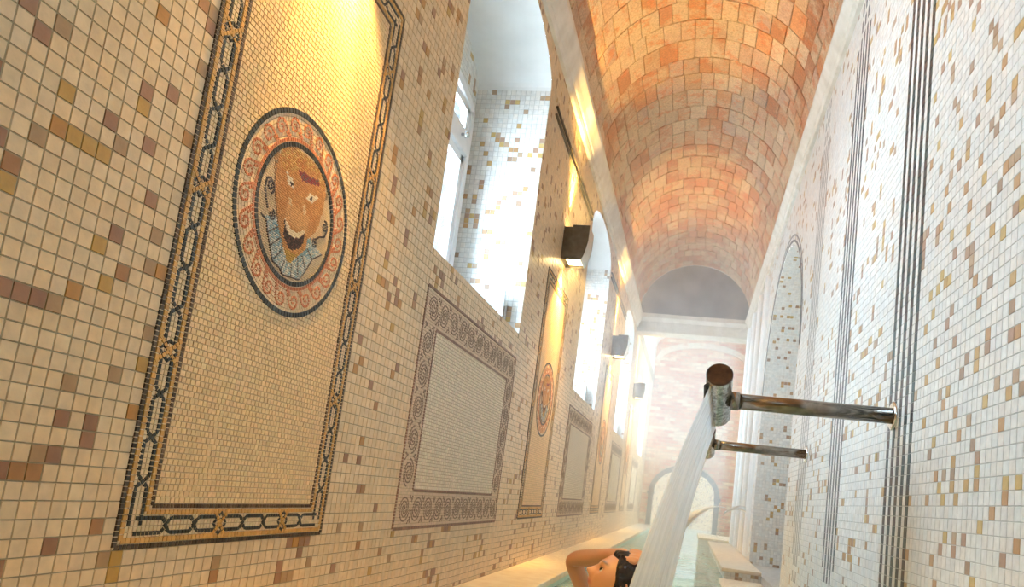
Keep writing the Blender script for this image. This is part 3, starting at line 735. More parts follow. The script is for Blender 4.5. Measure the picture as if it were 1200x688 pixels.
    for k in range(NW):
        ph_ = 2 * PI * k / NW
        def PP(rad, off): a = ph_ + off / 0.2; return (rad * math.cos(a), cv + rad * math.sin(a))
        key = [(-.030, .181), (-.024, .190), (-.019, .201), (-.015, .213), (-.007, .222), (.004, .2255), (.014, .220), (.0185, .209), (.014, .198), (.004, .1945), (-.004, .200), (-.004, .209), (.003, .213), (.008, .208)]
        path = []
        for q in range(len(key) - 1):             # rises from the base, curls over into a spiral
            for e in (0, .5): path.append(PP(key[q][1] * (1 - e) + key[q + 1][1] * e, key[q][0] * (1 - e) + key[q + 1][0] * e))
        T.strip(path, 0.0072, 0.0068, 0.0048, TERRA)
        T.strip([PP(0.182, -0.022), PP(0.189, -0.016), PP(0.196, -0.0125)], 0.0075, 0.007, 0.0047, TERRA)
    o = link('wave_scroll', T.mesh('wave_scroll', M_TESS, 0.0008), t); o['kind'] = 'stuff'; o['label'] = 'terracotta running wave scroll'
    # the grinning mask
    T = TT(); TG = TT(); g = 0.0052; k = int(0.16 / g) + 1; r = random.Random(8)
    HAIR = [(0.55, 0.33, 0.10), (0.45, 0.24, 0.08), (0.62, 0.42, 0.17), (0.50, 0.22, 0.08)]; SK = [(0.54, 0.27, 0.10), (0.50, 0.24, 0.09), (0.58, 0.32, 0.13)]
    RUF = [(0.60, 0.62, 0.60), (0.45, 0.52, 0.55), (0.66, 0.64, 0.58), (0.28, 0.42, 0.50)]
    def colour(u, v):
        I = lambda n: inside(FACE[n], u, v)
        if I('pupl') or I('pupr'): return (0.03, 0.02, 0.02)
        if I('eyel') or I('eyer'): return (0.75, 0.72, 0.62)
        if I('teeth'): return (0.74, 0.66, 0.50)
        if I('mouth'): return (0.045, 0.03, 0.03) if r.random() < .8 else (0.14, 0.06, 0.05)
        if I('rib'): return (0.26, 0.05, 0.07) if r.random() < .75 else (0.13, 0.10, 0.10)
        if I('nose1') or I('nose2'): return (0.70, 0.55, 0.34)
        if I('goat'): return (0.48, 0.30, 0.07)
        if I('hair'): return r.choice(HAIR)
        if I('head'):
            if -0.05 < u < 0.055 and -0.03 < v < 0.02: return (0.62, 0.36, 0.16)
            return r.choice(SK)
        if I('earl') or I('earr'): return (0.30, 0.22, 0.14) if r.random() < .5 else (0.46, 0.27, 0.13)
        if I('ruff'):
            near = math.hypot(u, v + 0.02)
            return (0.20, 0.36, 0.46) if near < 0.092 and r.random() < .5 else r.choice(RUF)
        return None
    for i in range(-k, k + 1):
        for j in range(-k, k + 1):
            u, v = i * g, j * g
            if math.hypot(u, v) > 0.160: continue
            c = colour(u, v)
            jit = lambda: r.uniform(-.0004, .0004)
            q = [(u - g / 2 + .0004 + jit(), cv + v - g / 2 + .0004 + jit()), (u + g / 2 - .0004 + jit(), cv + v - g / 2 + .0004 + jit()), (u + g / 2 - .0004 + jit(), cv + v + g / 2 - .0004 + jit()), (u - g / 2 + .0004 + jit(), cv + v + g / 2 - .0004 + jit())]
            if c is None: TG.add(q, 0.0034, FIELDL())
            else:
                kk = r.uniform(.88, 1.12); T.add(q, 0.0044 + r.uniform(0, .0004), tuple(x * kk for x in c))
    o = link('mask_ground', TG.mesh('mask_ground', M_TESS, 0.0004), t); o['kind'] = 'stuff'
    o = link('mask_face', T.mesh('mask_face', M_TESS, 0.0004), t); o['kind'] = 'stuff'; o['label'] = 'grinning orange theatre mask with golden curls and blue-white ruff'
    T = TT(); dk = vcol((0.06, 0.045, 0.05), 0.3)
    for a, b_ in RUFFL: T.strip([(a[0], cv + a[1]), (b_[0], cv + b_[1])], 0.0042, 0.006, 0.0052, dk)
    rf = FACE['ruff'][:12]; T.strip([(p[0], cv + p[1]) for p in rf], 0.0040, 0.006, 0.0052, dk)
    def volute(cx, cy_, R, turns, a0, sgn, w=0.0055):
        pts = []
        for q in range(26):
            e = q / 25; an = a0 + sgn * e * turns * 2 * PI; rr = R * (1 - 0.85 * e)
            pts.append((cx + rr * math.cos(an), cv + cy_ + rr * math.sin(an)))
        T.strip(pts, w, 0.0062, 0.0052, dk)
    volute(-0.122, 0.022, 0.016, 1.5, -1.2, 1); T.strip([(-0.118, cv - 0.03), (-0.13, cv - 0.012), (-0.142, cv + 0.012), (-0.140, cv + 0.034), (-0.127, cv + 0.040), (-0.114, cv + 0.03)], 0.0055, 0.006, 0.0050, dk)
    volute(-0.100, -0.038, 0.013, 1.5, 1.5, -1); volute(0.128, 0.022, 0.015, 1.5, 2.0, -1); volute(0.094, -0.036, 0.013, 1.5, 1.2, 1)
    T.strip([(0.142, cv + 0.020), (0.134, cv - 0.004), (0.110, cv - 0.012), (0.098, cv - 0.022)], 0.0055, 0.006, 0.0050, dk)
    T.strip([(FACE['head'][q][0], cv + FACE['head'][q][1]) for q in range(15, 21)], 0.0035, 0.005, 0.0050, vcol((0.2, 0.11, 0.06), .3))
    o = link('mask_outline', T.mesh('mask_outline', M_TESS, 0.0005), t); o['kind'] = 'stuff'
    return t

def make_scroll():
    t = empty('mosaic_panel', (XL, SCR_C[0], 0))
    def TT(): return Tiles((0, 0, 0), (0, 1, 0), (0, 0, 1), (1, 0, 0))
    u0, u1, v0, v1 = -SCR_H, SCR_H, -0.21, 0.683; b = 0.150
    box('bedding', 0.0, 0.0012, u0 + .001, u1 - .001, v0 + .001, v1 - .001, M_BED, t)
    T = TT(); r = random.Random(5); fc = vcol((0.75, 0.64, 0.49), 0.08)
    v = v0 + b; row = 0; ph, pw = 0.0128, 0.0185
    while v < v1 - b - .004:
        u = u0 + b - (row % 2) * pw / 2
        while u < u1 - b:
            w = pw * r.uniform(.8, 1.2); a, c = max(u, u0 + b), min(u + w, u1 - b)
            if c - a > .003: T.rect(a + .0007, v + .0009, c - .0007, min(v + ph - .0009, v1 - b), 0.0034 + r.uniform(-.0003, .0003), fc())
            u += w
        v += ph; row += 1
    o = link('field', T.mesh('field', M_TESS, 0.0008), t); o['kind'] = 'stuff'; o['label'] = 'plain field of greyish tesserae in rows'
    T = TT(); s = 0.0115; gc = vcol((0.66, 0.50, 0.36), 0.08)
    def ground(a, b_, c, d):
        nu, nv = round((b_ - a) / s), round((d - c) / s)
        for i in range(nu):
            for j in range(nv):
                T.rect(a + (b_ - a) * i / nu + .0006, c + (d - c) * j / nv + .0006, a + (b_ - a) * (i + 1) / nu - .0006, c + (d - c) * (j + 1) / nv - .0006, 0.003, gc())
    ground(u0, u1, v0, v0 + b); ground(u0, u1, v1 - b, v1); ground(u0, u0 + b, v0 + b, v1 - b); ground(u1 - b, u1, v0 + b, v1 - b)
    o = link('border_ground', T.mesh('border_ground', M_TESS, 0.0008), t); o['kind'] = 'stuff'
    T = TT(); ln = vcol((0.24, 0.13, 0.085), 0.25)
    for off, w in ((0.006, 0.011), (b - 0.006, 0.010)):
        for p in (((u0 + off, v0 + off), (u1 - off, v0 + off)), ((u0 + off, v1 - off), (u1 - off, v1 - off)), ((u0 + off, v0 + off), (u0 + off, v1 - off)), ((u1 - off, v0 + off), (u1 - off, v1 - off))):
            T.strip(p, w, 0.011, 0.0046, ln)
    o = link('border_line', T.mesh('border_line', M_TESS, 0.0008), t); o['kind'] = 'stuff'; o['label'] = 'reddish brown lines edging the border'
    T = TT(); dk = vcol((0.25, 0.165, 0.115), 0.25)
    def spirals(p0, p1):
        p0, p1 = np.array(p0), np.array(p1); L = np.linalg.norm(p1 - p0); tt = (p1 - p0) / L; n = np.array((-tt[1], tt[0]))
        m = round(L / 0.118); per = L / m
        for k in range(m):
            c = p0 + tt * (k + .5) * per; sg = 1 if k % 2 else -1
            for (R, a0, tn) in ((0.049, 0, 1.6), (0.049, PI, 1.5)):
                pts = []
                for q in range(40):
                    e = q / 39; an = a0 + sg * e * tn * 2 * PI; rr = R * (1 - 0.88 * e)
                    pts.append(c + tt * rr * math.cos(an) * (per / 0.118) + n * rr * math.sin(an))
                T.strip(pts, 0.0062, 0.010, 0.0044, dk)
            # little leaves in the gaps between two circles
            e_ = p0 + tt * (k + 1) * per
            for s_ in (1, -1):
                T.strip([e_ + n * s_ * 0.026, e_ + n * s_ * 0.050 + tt * 0.008], 0.009, 0.010, 0.0042, dk)
                T.strip([e_ + n * s_ * 0.034, e_ + n * s_ * 0.052 - tt * 0.018], 0.006, 0.009, 0.0042, dk)
    m = b / 2
    spirals((u0 + m * .35, v0 + m), (u1 - m * .35, v0 + m)); spirals((u0 + m * .35, v1 - m), (u1 - m * .35, v1 - m))
    spirals((u0 + m, v0 + b * .98), (u0 + m, v1 - b * .98)); spirals((u1 - m, v0 + b * .98), (u1 - m, v1 - b * .98))
    o = link('spiral_scroll', T.mesh('spiral_scroll', M_TESS, 0.0008), t); o['kind'] = 'stuff'; o['label'] = 'dark brown spirals running round the border'
    return t

def copy_tree(o, loc):
    c = o.copy(); COL.objects.link(c); c.location = loc
    for ch in list(o.children):
        d = ch.copy(); COL.objects.link(d); d.parent = c
    return c
med = make_medallion(); scr = make_scroll()
ML = ['tall mosaic panel nearest the camera, grinning mask medallion in a black chain border',
      'tall mosaic panel with mask medallion, below the first wall lamp in view',
      'tall mosaic panel with mask medallion, below the second wall lamp in view',
      'hazy farthest tall mosaic panel with mask medallion, below the last wall lamp']
SL = ['wide mosaic panel with brown spiral scroll border, below the nearest arched window',
      'wide mosaic panel with spiral scroll border, below the second arched window',
      'wide mosaic panel with spiral scroll border, below the third arched window',
      'hazy farthest wide mosaic panel with spiral border, near the end wall']
for k, c in enumerate(MED_C):
    o = med if k == 0 else copy_tree(med, (XL, c, 0)); tag(o, ML[k], 'mosaic', 'tall medallion mosaic panels on the left wall')
for k, c in enumerate(SCR_C):
    o = scr if k == 0 else copy_tree(scr, (XL, c, 0)); tag(o, SL[k], 'mosaic', 'wide scroll mosaic panels on the left wall')

# ------------------------------------------------------------------ vault of brick
def vault_shell():
    V = []; Q = []; n = 40; R_ = VR + 0.004
    for k in range(n):
        a, b = PI * k / n, PI * (k + 1) / n
        i = len(V)
        V += [(VX - R_ * math.cos(a), YB, VZ + R_ * math.sin(a)), (VX - R_ * math.cos(a), YE, VZ + R_ * math.sin(a)), (VX - R_ * math.cos(b), YE, VZ + R_ * math.sin(b)), (VX - R_ * math.cos(b), YB, VZ + R_ * math.sin(b))]
        Q.append([i, i + 1, i + 2, i + 3])
    return mesh_np('ceiling', V, Q, M_BRICK, np.tile((0.46, 0.31, 0.19), (len(V), 1)))
ceiling = link('ceiling', vault_shell()); ceiling['kind'] = 'structure'
BR = [(0.58, 0.37, 0.21), (0.60, 0.30, 0.14), (0.52, 0.24, 0.11), (0.64, 0.46, 0.29), (0.60, 0.40, 0.26), (0.55, 0.38, 0.28), (0.66, 0.50, 0.33), (0.56, 0.28, 0.15)]
def brick_verts(yc, ac, dy, da, h, tw=0.0):
    """one brick on the vault, curved to it; local to its own centre"""
    out = []
    ctr = np.array((VX - VR * math.cos(ac), yc, VZ + VR * math.sin(ac)))
    for rr, ins in ((VR + 0.003, 0.0), (VR - h, 0.0025)):
        for a_, y_ in ((-1, -1), (1, -1), (1, 1), (-1, 1)):
            a = ac + a_ * (da / 2 - ins / VR) + tw * y_; y = yc + y_ * (dy / 2 - ins)
            out.append(np.array((VX - rr * math.cos(a), y, VZ + rr * math.sin(a))) - ctr)
    return ctr, out
bricks = []
y = YB; ring = 0
while y < YE:
    dy = random.uniform(0.20, 0.27); dy = min(dy, YE - y + .001)
    if dy < 0.05: break
    nb_ = 21; off = random.uniform(0, 1)
    a = -off * PI / nb_
    while a < PI:
        da = PI / nb_ * random.uniform(0.8, 1.2)
        a0, a1 = max(a, 0.0), min(a + da, PI)
        if a1 - a0 > 0.03:
            nz = mnoise.noise(Vector((a0 * 1.2, y * 0.8, 3.3))); k = random.randrange(8)
            if nz > 0.15 and random.random() < .6: k = random.choice((1, 2, 7))
            if nz < -0.15 and random.random() < .5: k = random.choice((3, 6, 4))
            bricks.append((y + dy / 2, (a0 + a1) / 2, dy - 0.004, a1 - a0 - 0.004 / VR, 0.006 + random.uniform(-.003, .004), BR[k], random.uniform(-.002, .002)))
        a += da
    y += dy; ring += 1
rank = []
for k, b_ in enumerate(bricks):
    c = np.array((VX - VR * math.cos(b_[1]), b_[0], VZ + VR * math.sin(b_[1])))
    if c @ CF < .3: continue
    px, py, d = project(c)
    nrm = np.array((math.cos(b_[1]), 0, -math.sin(b_[1])))
    if 640 < px < 1010 and -10 < py < 400: rank.append((-(abs(nrm @ c)) * b_[2] * b_[3] / np.linalg.norm(c) ** 3, k))
rank.sort(); single = {k for _, k in rank[:300]}
V = []; Q = []; Cc = []
BF = np.array([[3, 2, 1, 0], [4, 5, 6, 7], [0, 1, 5, 4], [1, 2, 6, 5], [2, 3, 7, 6], [3, 0, 4, 7]])
for k, (yc, ac, dy, da, h, col, tw) in enumerate(bricks):
    ctr, vv = brick_verts(yc, ac, dy, da, h, tw)
    kk = random.uniform(.88, 1.1); cc = tuple(x * kk for x in col)
    if k in single:
        o = link('brick', mesh_np('brick', vv, BF, M_BRICK, np.tile(cc, (8, 1))), ceiling); o.location = ctr
    else:
        n = len(V); V += [v + ctr for v in vv]; Q += (BF + n).tolist(); Cc += [cc] * 8
o = link('brick_courses', mesh_np('brick_courses', V, Q, M_BRICK, np.array(Cc)), ceiling); o['kind'] = 'stuff'

# ------------------------------------------------------------------ end of the vault: lunette, beam, cornices
lp = [(VX - VR * math.cos(PI * k / 32), VZ + VR * math.sin(PI * k / 32)) for k in range(33)]
lun = prism('trim_2', lp, 'y', YE, YE + 0.3, M_CEMENT); tag(lun, kind='structure')
def cornice(name, x, sgn, y0, y1, lift=0.0):
    prof = [(0, 2.50), (0.022, 2.505), (0.030, 2.53), (0.030, 2.55), (0.040, 2.56), (0.052, 2.60), (0.070, 2.64), (0.078, 2.66), (0.078, 2.70), (0, 2.715)]
    return tag(prism(name, [(x + sgn * a, b if b > 2.7 else 2.7 - (2.7 - b) * (1 - lift)) for a, b in prof], 'y', y0, y1, M_CORNICE), kind='structure')
cornice('trim_3', XL, 1, YB, YE); cornice('trim_4', XR, -1, YB, YE, 0.45)
prof = [(0, 2.44), (-0.03, 2.45), (-0.03, 2.60), (-0.05, 2.61), (-0.085, 2.65), (-0.085, 2.71), (0.0, 2.72), (0.25, 2.72), (0.25, 2.44)]
tag(prism('trim_5', [(YE - 0.02 + a, b) for a, b in prof], 'x', XL, XR, M_CORNICE), kind='structure')

# wall behind the camera and the far room
box_back = box('wall_back', XL - .1, XR + .1, YB - 0.1, YB, FLOOR, VZ + VR + .1, M_GROUTW); box_back['kind'] = 'structure'
# far bay between the vault end and the end wall
XF = 1.02
bm = bmesh.new()
for q in (((XR, YE, FLOOR), (XR, YE + .25, FLOOR), (XR, YE + .25, 3.3), (XR, YE, 3.3)), ((XR, YE + .25, FLOOR), (XF, YE + .25, FLOOR), (XF, YE + .25, 3.3), (XR, YE + .25, 3.3)), ((XL, YE, VZ), (XL, YF, VZ), (XL, YF, 3.3), (XL, YE, 3.3))):
    bm.faces.new([bm.verts.new(p) for p in q])
tag(bm_obj('wall_right', bm, M_PLASTER), kind='structure')
OPF = (13.2, 0.42, 0.55, 2.35, 0.30)
wfr = wall_with_openings('wall_right', XF, YE + .25, YF, FLOOR, 3.3, [OPF], M_PLASTER)
w6 = empty('window_6', (XF, 0, 0)); w6['kind'] = 'structure'  # unseen window, added to brighten the far bay
V, Q = reveal_mesh(0.0, 0.3, *OPF); link('window_reveal', mesh_np('window_reveal', V, Q, M_PLASTER), w6)
wa, wb = OPF[0] - OPF[1], OPF[0] + OPF[1]
for nm, (a, b, c_, d) in (('sill', (wa, wb, .52, .55)), ('jamb', (wa - .03, wa, .55, 2.35)), ('jamb', (wb, wb + .03, .55, 2.35))): box(nm, 0.0, 0.3, a, b, c_, d, M_PLASTER, w6)
for (a, b, c_, d) in ((wa, wa + .06, .55, 2.4), (wb - .06, wb, .55, 2.4), (OPF[0] - .025, OPF[0] + .025, .55, 2.62), (wa, wb, .55, .61)): box('frame', 0.2, 0.25, a, b, c_, d, M_FRAME, w6, .004)
box('pane', 0.22, 0.226, wa + .06, OPF[0] - .025, .61, 2.36, M_GLASS, w6); box('pane', 0.22, 0.226, OPF[0] + .025, wb - .06, .61, 2.36, M_GLASS, w6)
n = 20; V = []; Q = []; cxf = (XL + XF) / 2; hf = (XF - XL) / 2
for k in range(n):
    a, b = PI * k / n, PI * (k + 1) / n; i = len(V)
    V += [(cxf - hf * math.cos(a), YE + .25, 3.3 + .42 * math.sin(a)), (cxf - hf * math.cos(a), YF, 3.3 + .42 * math.sin(a)), (cxf - hf * math.cos(b), YF, 3.3 + .42 * math.sin(b)), (cxf - hf * math.cos(b), YE + .25, 3.3 + .42 * math.sin(b))]; Q.append([i, i + 1, i + 2, i + 3])
tag(link('ceiling', mesh_np('far_ceiling', V, Q, M_PLASTER)), kind='structure')
# end wall of washed brick with an arched doorway
DO = (-0.125, 0.63, FLOOR, 0.22, 0.50)
def end_wall():
    V = []; Q = []
    def quad(a, b, c, d):
        k = len(V); V.extend([(p[0], YF, p[1]) for p in (a, b, c, d)]); Q.append([k, k + 1, k + 2, k + 3])
    c, half, _, sp, ri = DO
    quad((XL, FLOOR), (c - half, FLOOR), (c - half, 3.8), (XL, 3.8)); quad((c + half, FLOOR), (XF, FLOOR), (XF, 3.8), (c + half, 3.8))
    n = 24; xs = [c - half * math.cos(PI * k / n) for k in range(n + 1)]
    for a, b in zip(xs, xs[1:]):
        quad((a, arch_z(a, c, half, sp, ri) or sp), (b, arch_z(b, c, half, sp, ri) or sp), (b, 3.8), (a, 3.8))
    return mesh_np('wall_front', V, Q, M_MORTAR)
wf = link('wall_front', end_wall()); wf['kind'] = 'structure'
T = Tiles((0, YF, 0), (1, 0, 0), (0, 0, 1), (0, -1, 0)); z = WATER - .1; row = 0
BW = [(0.70, 0.36, 0.18), (0.64, 0.24, 0.10), (0.76, 0.50, 0.30), (0.58, 0.18, 0.07), (0.80, 0.62, 0.42), (0.66, 0.30, 0.15)]
while z < 3.72:
    x = XL - (row % 2) * 0.11
    while x < XF:
        a, b = max(x, XL), min(x + 0.215, XF); xm = (a + b) / 2
        c, half, _, sp, ri = DO
        inn = abs(xm - c) < half + .09 and z < (arch_z(min(max(xm, c - half), c + half), c, half, sp, ri) or sp) + .09
        if b - a > .02 and not inn: T.rect(a + .005, z + .005, b - .005, z + .060, 0.012 + random.uniform(0, .008), random.choice(BW))
        x += 0.22
    z += 0.068; row += 1
o = link('brick_courses', T.mesh('brick_courses', M_BRICKW, 0.002), wf); o['kind'] = 'stuff'
T = Tiles((0, YF - .012, 0), (1, 0, 0), (0, 0, 1), (0, -1, 0))
T.strip([(cxf - .98 * math.cos(PI * k / 30), 2.98 + .42 * math.sin(PI * k / 30)) for k in range(31)], 0.12, 0.22, 0.05, vcol((0.72, 0.60, 0.46), .06))
o = link('relieving_arch', T.mesh('relieving_arch', M_BRICKW, 0.002), wf); o['kind'] = 'stuff'
# grey stone door surround, in blocks
c, half, _, sp, ri = DO
fr = empty('door_1', (0, YF, 0)); fr['kind'] = 'structure'
def block(x0, x1, z0, z1): return box('stone', x0, x1, -0.07, 0.03, z0, z1, M_STONE, fr, 0.006)
for sx in (-1, 1):
    zz = WATER - .2
    while zz < sp - .01:
        z1 = min(zz + 0.28, sp); a, b = (c + sx * half, c + sx * (half + .10)); block(min(a, b), max(a, b), zz + .002, z1 - .002); zz += 0.28
    a, b = (c + sx * (half - .015), c + sx * (half + .125)); block(min(a, b), max(a, b), sp - .07, sp)
nv = 11
for k in range(nv):
    a0, a1 = PI * k / nv + .006, PI * (k + 1) / nv - .006
    bm = bmesh.new(); P4 = []
    for (rr, aa) in ((0, a0), (.10, a0), (.10, a1), (0, a1)): P4.append((c - (half + rr) * math.cos(aa), sp + (ri + rr) * math.sin(aa)))
    A = [bm.verts.new((p[0], -0.07, p[1])) for p in P4]; B = [bm.verts.new((p[0], 0.03, p[1])) for p in P4]
    bm.faces.new(A); bm.faces.new(B[::-1])
    for e in range(4): bm.faces.new((A[e], A[(e + 1) % 4], B[(e + 1) % 4], B[e]))
    bm_obj('stone', bm, M_STONE, fr)
# the room seen through the doorway
bm = bmesh.new(); Y2 = 18.4
for q in (((-1.3, YF, FLOOR), (-1.3, Y2, FLOOR), (-1.3, Y2, 1.8), (-1.3, YF, 1.8)), ((1.2, YF, FLOOR), (1.2, Y2, FLOOR), (1.2, Y2, 1.8), (1.2, YF, 1.8)), ((-1.3, Y2, FLOOR), (1.2, Y2, FLOOR), (1.2, Y2, 1.8), (-1.3, Y2, 1.8)), ((-1.3, YF, 1.8), (1.2, YF, 1.8), (1.2, Y2, 1.8), (-1.3, Y2, 1.8))):
    bm.faces.new([bm.verts.new(p) for p in q])
wb = tag(bm_obj('wall_front', bm, M_PLASTER), kind='structure')
T, _ = tile_grid((0, Y2, 0), (1, 0, 0), (0, 0, 1), (0, -1, 0), 0, 0, 0.031, -1.3, 1.2, WATER, 1.75, [], [], lambda i, j, y, z, b, r: pick(BROWN, r.randrange(6)) if b else pick(CREAM, r.randrange(6)), 0.16, 91, 0)
o = link('tile_field', T.mesh('tile_field', M_TILE), wb); o['kind'] = 'stuff'

# ------------------------------------------------------------------ right side: pilasters, bench, step
for k, (a, b) in enumerate(((7.62, 7.80), (8.35, 8.60), (9.15, 9.45), (9.95, 10.3))):
    prof = [(XR + .001, a), (XR - .028, a + .01), (XR - .028, a + .03), (XR - .045, a + .05), (XR - .045, b - .05), (XR - .028, b - .03), (XR - .028, b - .01), (XR + .001, b)]
    bm = bmesh.new(); A = [bm.verts.new((p[0], p[1], -0.42)) for p in prof]; B = [bm.verts.new((p[0], p[1], 2.50)) for p in prof]
    for i in range(len(prof)): bm.faces.new((A[i], A[(i + 1) % len(prof)], B[(i + 1) % len(prof)], B[i]))
    bm.faces.new(A); bm.faces.new(B[::-1])
    tag(bm_obj('trim_%d' % (6 + k), bm, M_PLASTER), kind='structure')
def bench(name, x0, x1, y0, y1, zt, label, seed):
    x1 -= .004
    t = empty(name, (0, y0, FLOOR)); 
    box('base', x0 + .012, x1, 0.01, y1 - y0, 0, zt - FLOOR - .03, M_GROUTW, t)
    o = box('coping', x0 - .015, x1, -0.015, y1 - y0, zt - FLOOR - .03, zt - FLOOR, M_LEDGE, t, 0.006); o['label'] = 'cream stone coping'
    T, _ = tile_grid((0, 0.01, -FLOOR), (1, 0, 0), (0, 0, 1), (0, -1, 0), x0, zt - .03, 0.0306, x0 + .012, x1, WATER - .3, zt - .032, [], [], col_white, 0.1, seed, 0)
    o = link('tile_field', T.mesh('tile_field', M_TILE), t); o['kind'] = 'stuff'
    T, _ = tile_grid((x0 + .012, 0, -FLOOR), (0, 1, 0), (0, 0, 1), (-1, 0, 0), 0, zt - .03, 0.0306, 0.01, y1 - y0, WATER - .3, zt - .032, [], [], col_white, 0.1, seed + 1, 0)
    o = link('tile_field', T.mesh('tile_field', M_TILE), t); o['kind'] = 'stuff'
    tag(t, label, 'bench')
bench('pool_bench', 0.32, XR, 6.1, YE, -0.45, 'cream-topped tiled pool bench along the right wall beside the arched niche', 101)
bench('pool_bench', 0.20, XF, 11.2, 13.0, -0.44, 'hazy cream stone pool bench near the arched doorway at the far end', 105)
bench('pool_step', 0.30, XR, 4.95, 6.08, -0.535, 'low white tiled step in the pool in front of the cream bench', 109)

# ------------------------------------------------------------------ pool, ledge, water
fl = box('floor', -1.3, 1.2, YB, Y2, FLOOR - .1, FLOOR, M_POOL); fl['kind'] = 'structure'
lg = box('trim_10', XL, LEDGE_X + .012, YB, YF, LEDGE - .035, LEDGE, M_LEDGE, None, 0.006); lg['kind'] = 'structure'
lw = box('wall_left_pool', XL, LEDGE_X, YB, YF, FLOOR, LEDGE - .036, M_POOL); lw.name = 'trim_11'; lw['kind'] = 'structure'
bm = bmesh.new(); nx, ny = 60, 420
gv = [[None] * (ny + 1) for _ in range(nx + 1)]
for i in range(nx + 1):
    for j in range(ny + 1):
        x = -1.25 + 2.4 * i / nx; y = YB + .01 + (Y2 - YB - .05) * j / ny
        if True:
            z = WATER + 0.006 * mnoise.noise(Vector((x * 4, y * 3, 0))) + 0.004 * mnoise.noise(Vector((x * 11, y * 7, 5)))
            for (jx, jy) in ((-.22, 7.9), (-.12, 2.5)):
                d = math.hypot(x - jx, (y - jy)); z += 0.018 * math.exp(-d * 1.8) * math.sin(d * 26)
            gv[i][j] = bm.verts.new((x, y, z))
for i in range(nx):
    for j in range(ny): bm.faces.new((gv[i][j], gv[i + 1][j], gv[i + 1][j + 1], gv[i][j + 1]))
wat = bm_obj('pool_water', bm, M_WATER, None, True)
tag(wat, 'pale turquoise rippling thermal water filling the long narrow pool', 'water', kind='stuff')

# ------------------------------------------------------------------ wall lamps
def make_lamp(y, z0=1.53, z1=1.77):
    """bronze up-and-down light; a box with a curved front cut"""
    t = empty('wall_lamp', (XL, y, z0)); hw = 0.098; d = 0.175; H = z1 - z0; th = 0.005
    box('back_plate', 0.0, th, -hw, hw, 0, H - 0.01, M_LAMP, t, 0.001)
    # near and far cheeks; a curved scoop is taken out of the front
    for s in (-1, 1):
        bm = bmesh.new()
        n = 10; pr = [(0, 0), (d * .78, 0)] + [(d * (.78 + .22 * (k / n) ** .6) - .0, H * k / n * .55) for k in range(1, n + 1)] + [(d, H), (d * .35, H), (d * .35, H - .015), (0, H - .015)]
        y0, y1 = (s * hw - (th if s > 0 else 0), s * hw + (th if s < 0 else 0))
        A = [bm.verts.new((p[0], y0, p[1])) for p in pr]; B = [bm.verts.new((p[0], y1, p[1])) for p in pr]
        bm.faces.new(A); bm.faces.new(B[::-1])
        for i in range(len(pr)): bm.faces.new((A[i], A[(i + 1) % len(pr)], B[(i + 1) % len(pr)], B[i]))
        bm_obj('cheek', bm, M_LAMP, t)
    bm = bmesh.new(); n = 10; fr = [(d * .78, 0)] + [(d * (.78 + .22 * (k / n) ** .6), H * k / n * .55) for k in range(1, n + 1)] + [(d, H)]
    A = [bm.verts.new((p[0], -hw, p[1])) for p in fr]; B = [bm.verts.new((p[0], hw, p[1])) for p in fr]
    C_ = [bm.verts.new((p[0] - th, -hw, p[1])) for p in fr]; D = [bm.verts.new((p[0] - th, hw, p[1])) for p in fr]
    for i in range(len(fr) - 1):
        bm.faces.new((A[i], A[i + 1], B[i + 1], B[i])); bm.faces.new((C_[i], D[i], D[i + 1], C_[i + 1]))
    bm.faces.new((A[0], B[0], D[0], C_[0])); bm.faces.new((A[-1], C_[-1], D[-1], B[-1]))
    o = bm_obj('front_plate', bm, M_LAMPIN, t); o['label'] = 'curved silvery front plate'
    me = bpy.data.materials.new('lamp_glow'); me.use_nodes = True; b = me.node_tree.nodes['Principled BSDF']
    b.inputs['Emission Color'].default_value = (1, 0.72, 0.30, 1); b.inputs['Emission Strength'].default_value = 14; b.inputs['Base Color'].default_value = (.9, .8, .6, 1)
    for zz, nm in ((0.012, 'lower_lens'), (H - 0.03, 'upper_lens')):
        o = box(nm, 0.03, 0.125, -0.07, 0.07, zz, zz + .004, me, t); o['label'] = 'glowing frosted lens'
    for sgn, watts, ang, tilt in ((1, 1.3, 74, 12), (1, 2.6, 26, -10), (-1, 1.5, 88, 4), (-1, 1.6, 40, -14)):
        ld = bpy.data.lights.new('lamp_beam', 'SPOT'); ld.energy = LAMP_WATTS * watts; ld.color = (1.0, 0.60, 0.16)
        ld.spot_size = math.radians(ang); ld.spot_blend = 0.5; ld.shadow_soft_size = 0.02
        lo = bpy.data.objects.new('lamp_beam', ld); COL.objects.link(lo); lo.parent = t
        lo.location = (0.075, 0, H + 0.0 if sgn > 0 else -0.005)
        # positive tilt leans the beam into the room, negative grazes the wall
        dv = Vector((math.sin(math.radians(tilt)), 0, sgn * math.cos(math.radians(tilt))))
        lo.rotation_euler = dv.to_track_quat('-Z', 'Y').to_euler()
    return t
LL = ['bronze box wall lamp above the mosaic panel nearest the camera', 'bronze box wall lamp glowing between the first and second arched windows',
      'bronze box wall lamp between the second and third arched windows', 'hazy farthest box wall lamp near the end wall', 'unseen bronze box wall lamp added behind the camera to brighten the vault']
for k, c in enumerate([1.54, 4.70, 7.92, 11.12, -1.66]):  # last lamp is unseen, added along the same spacing to brighten the vault
    tag(make_lamp(c), LL[k], 'lamp', 'up-and-down wall lamps on the left wall')

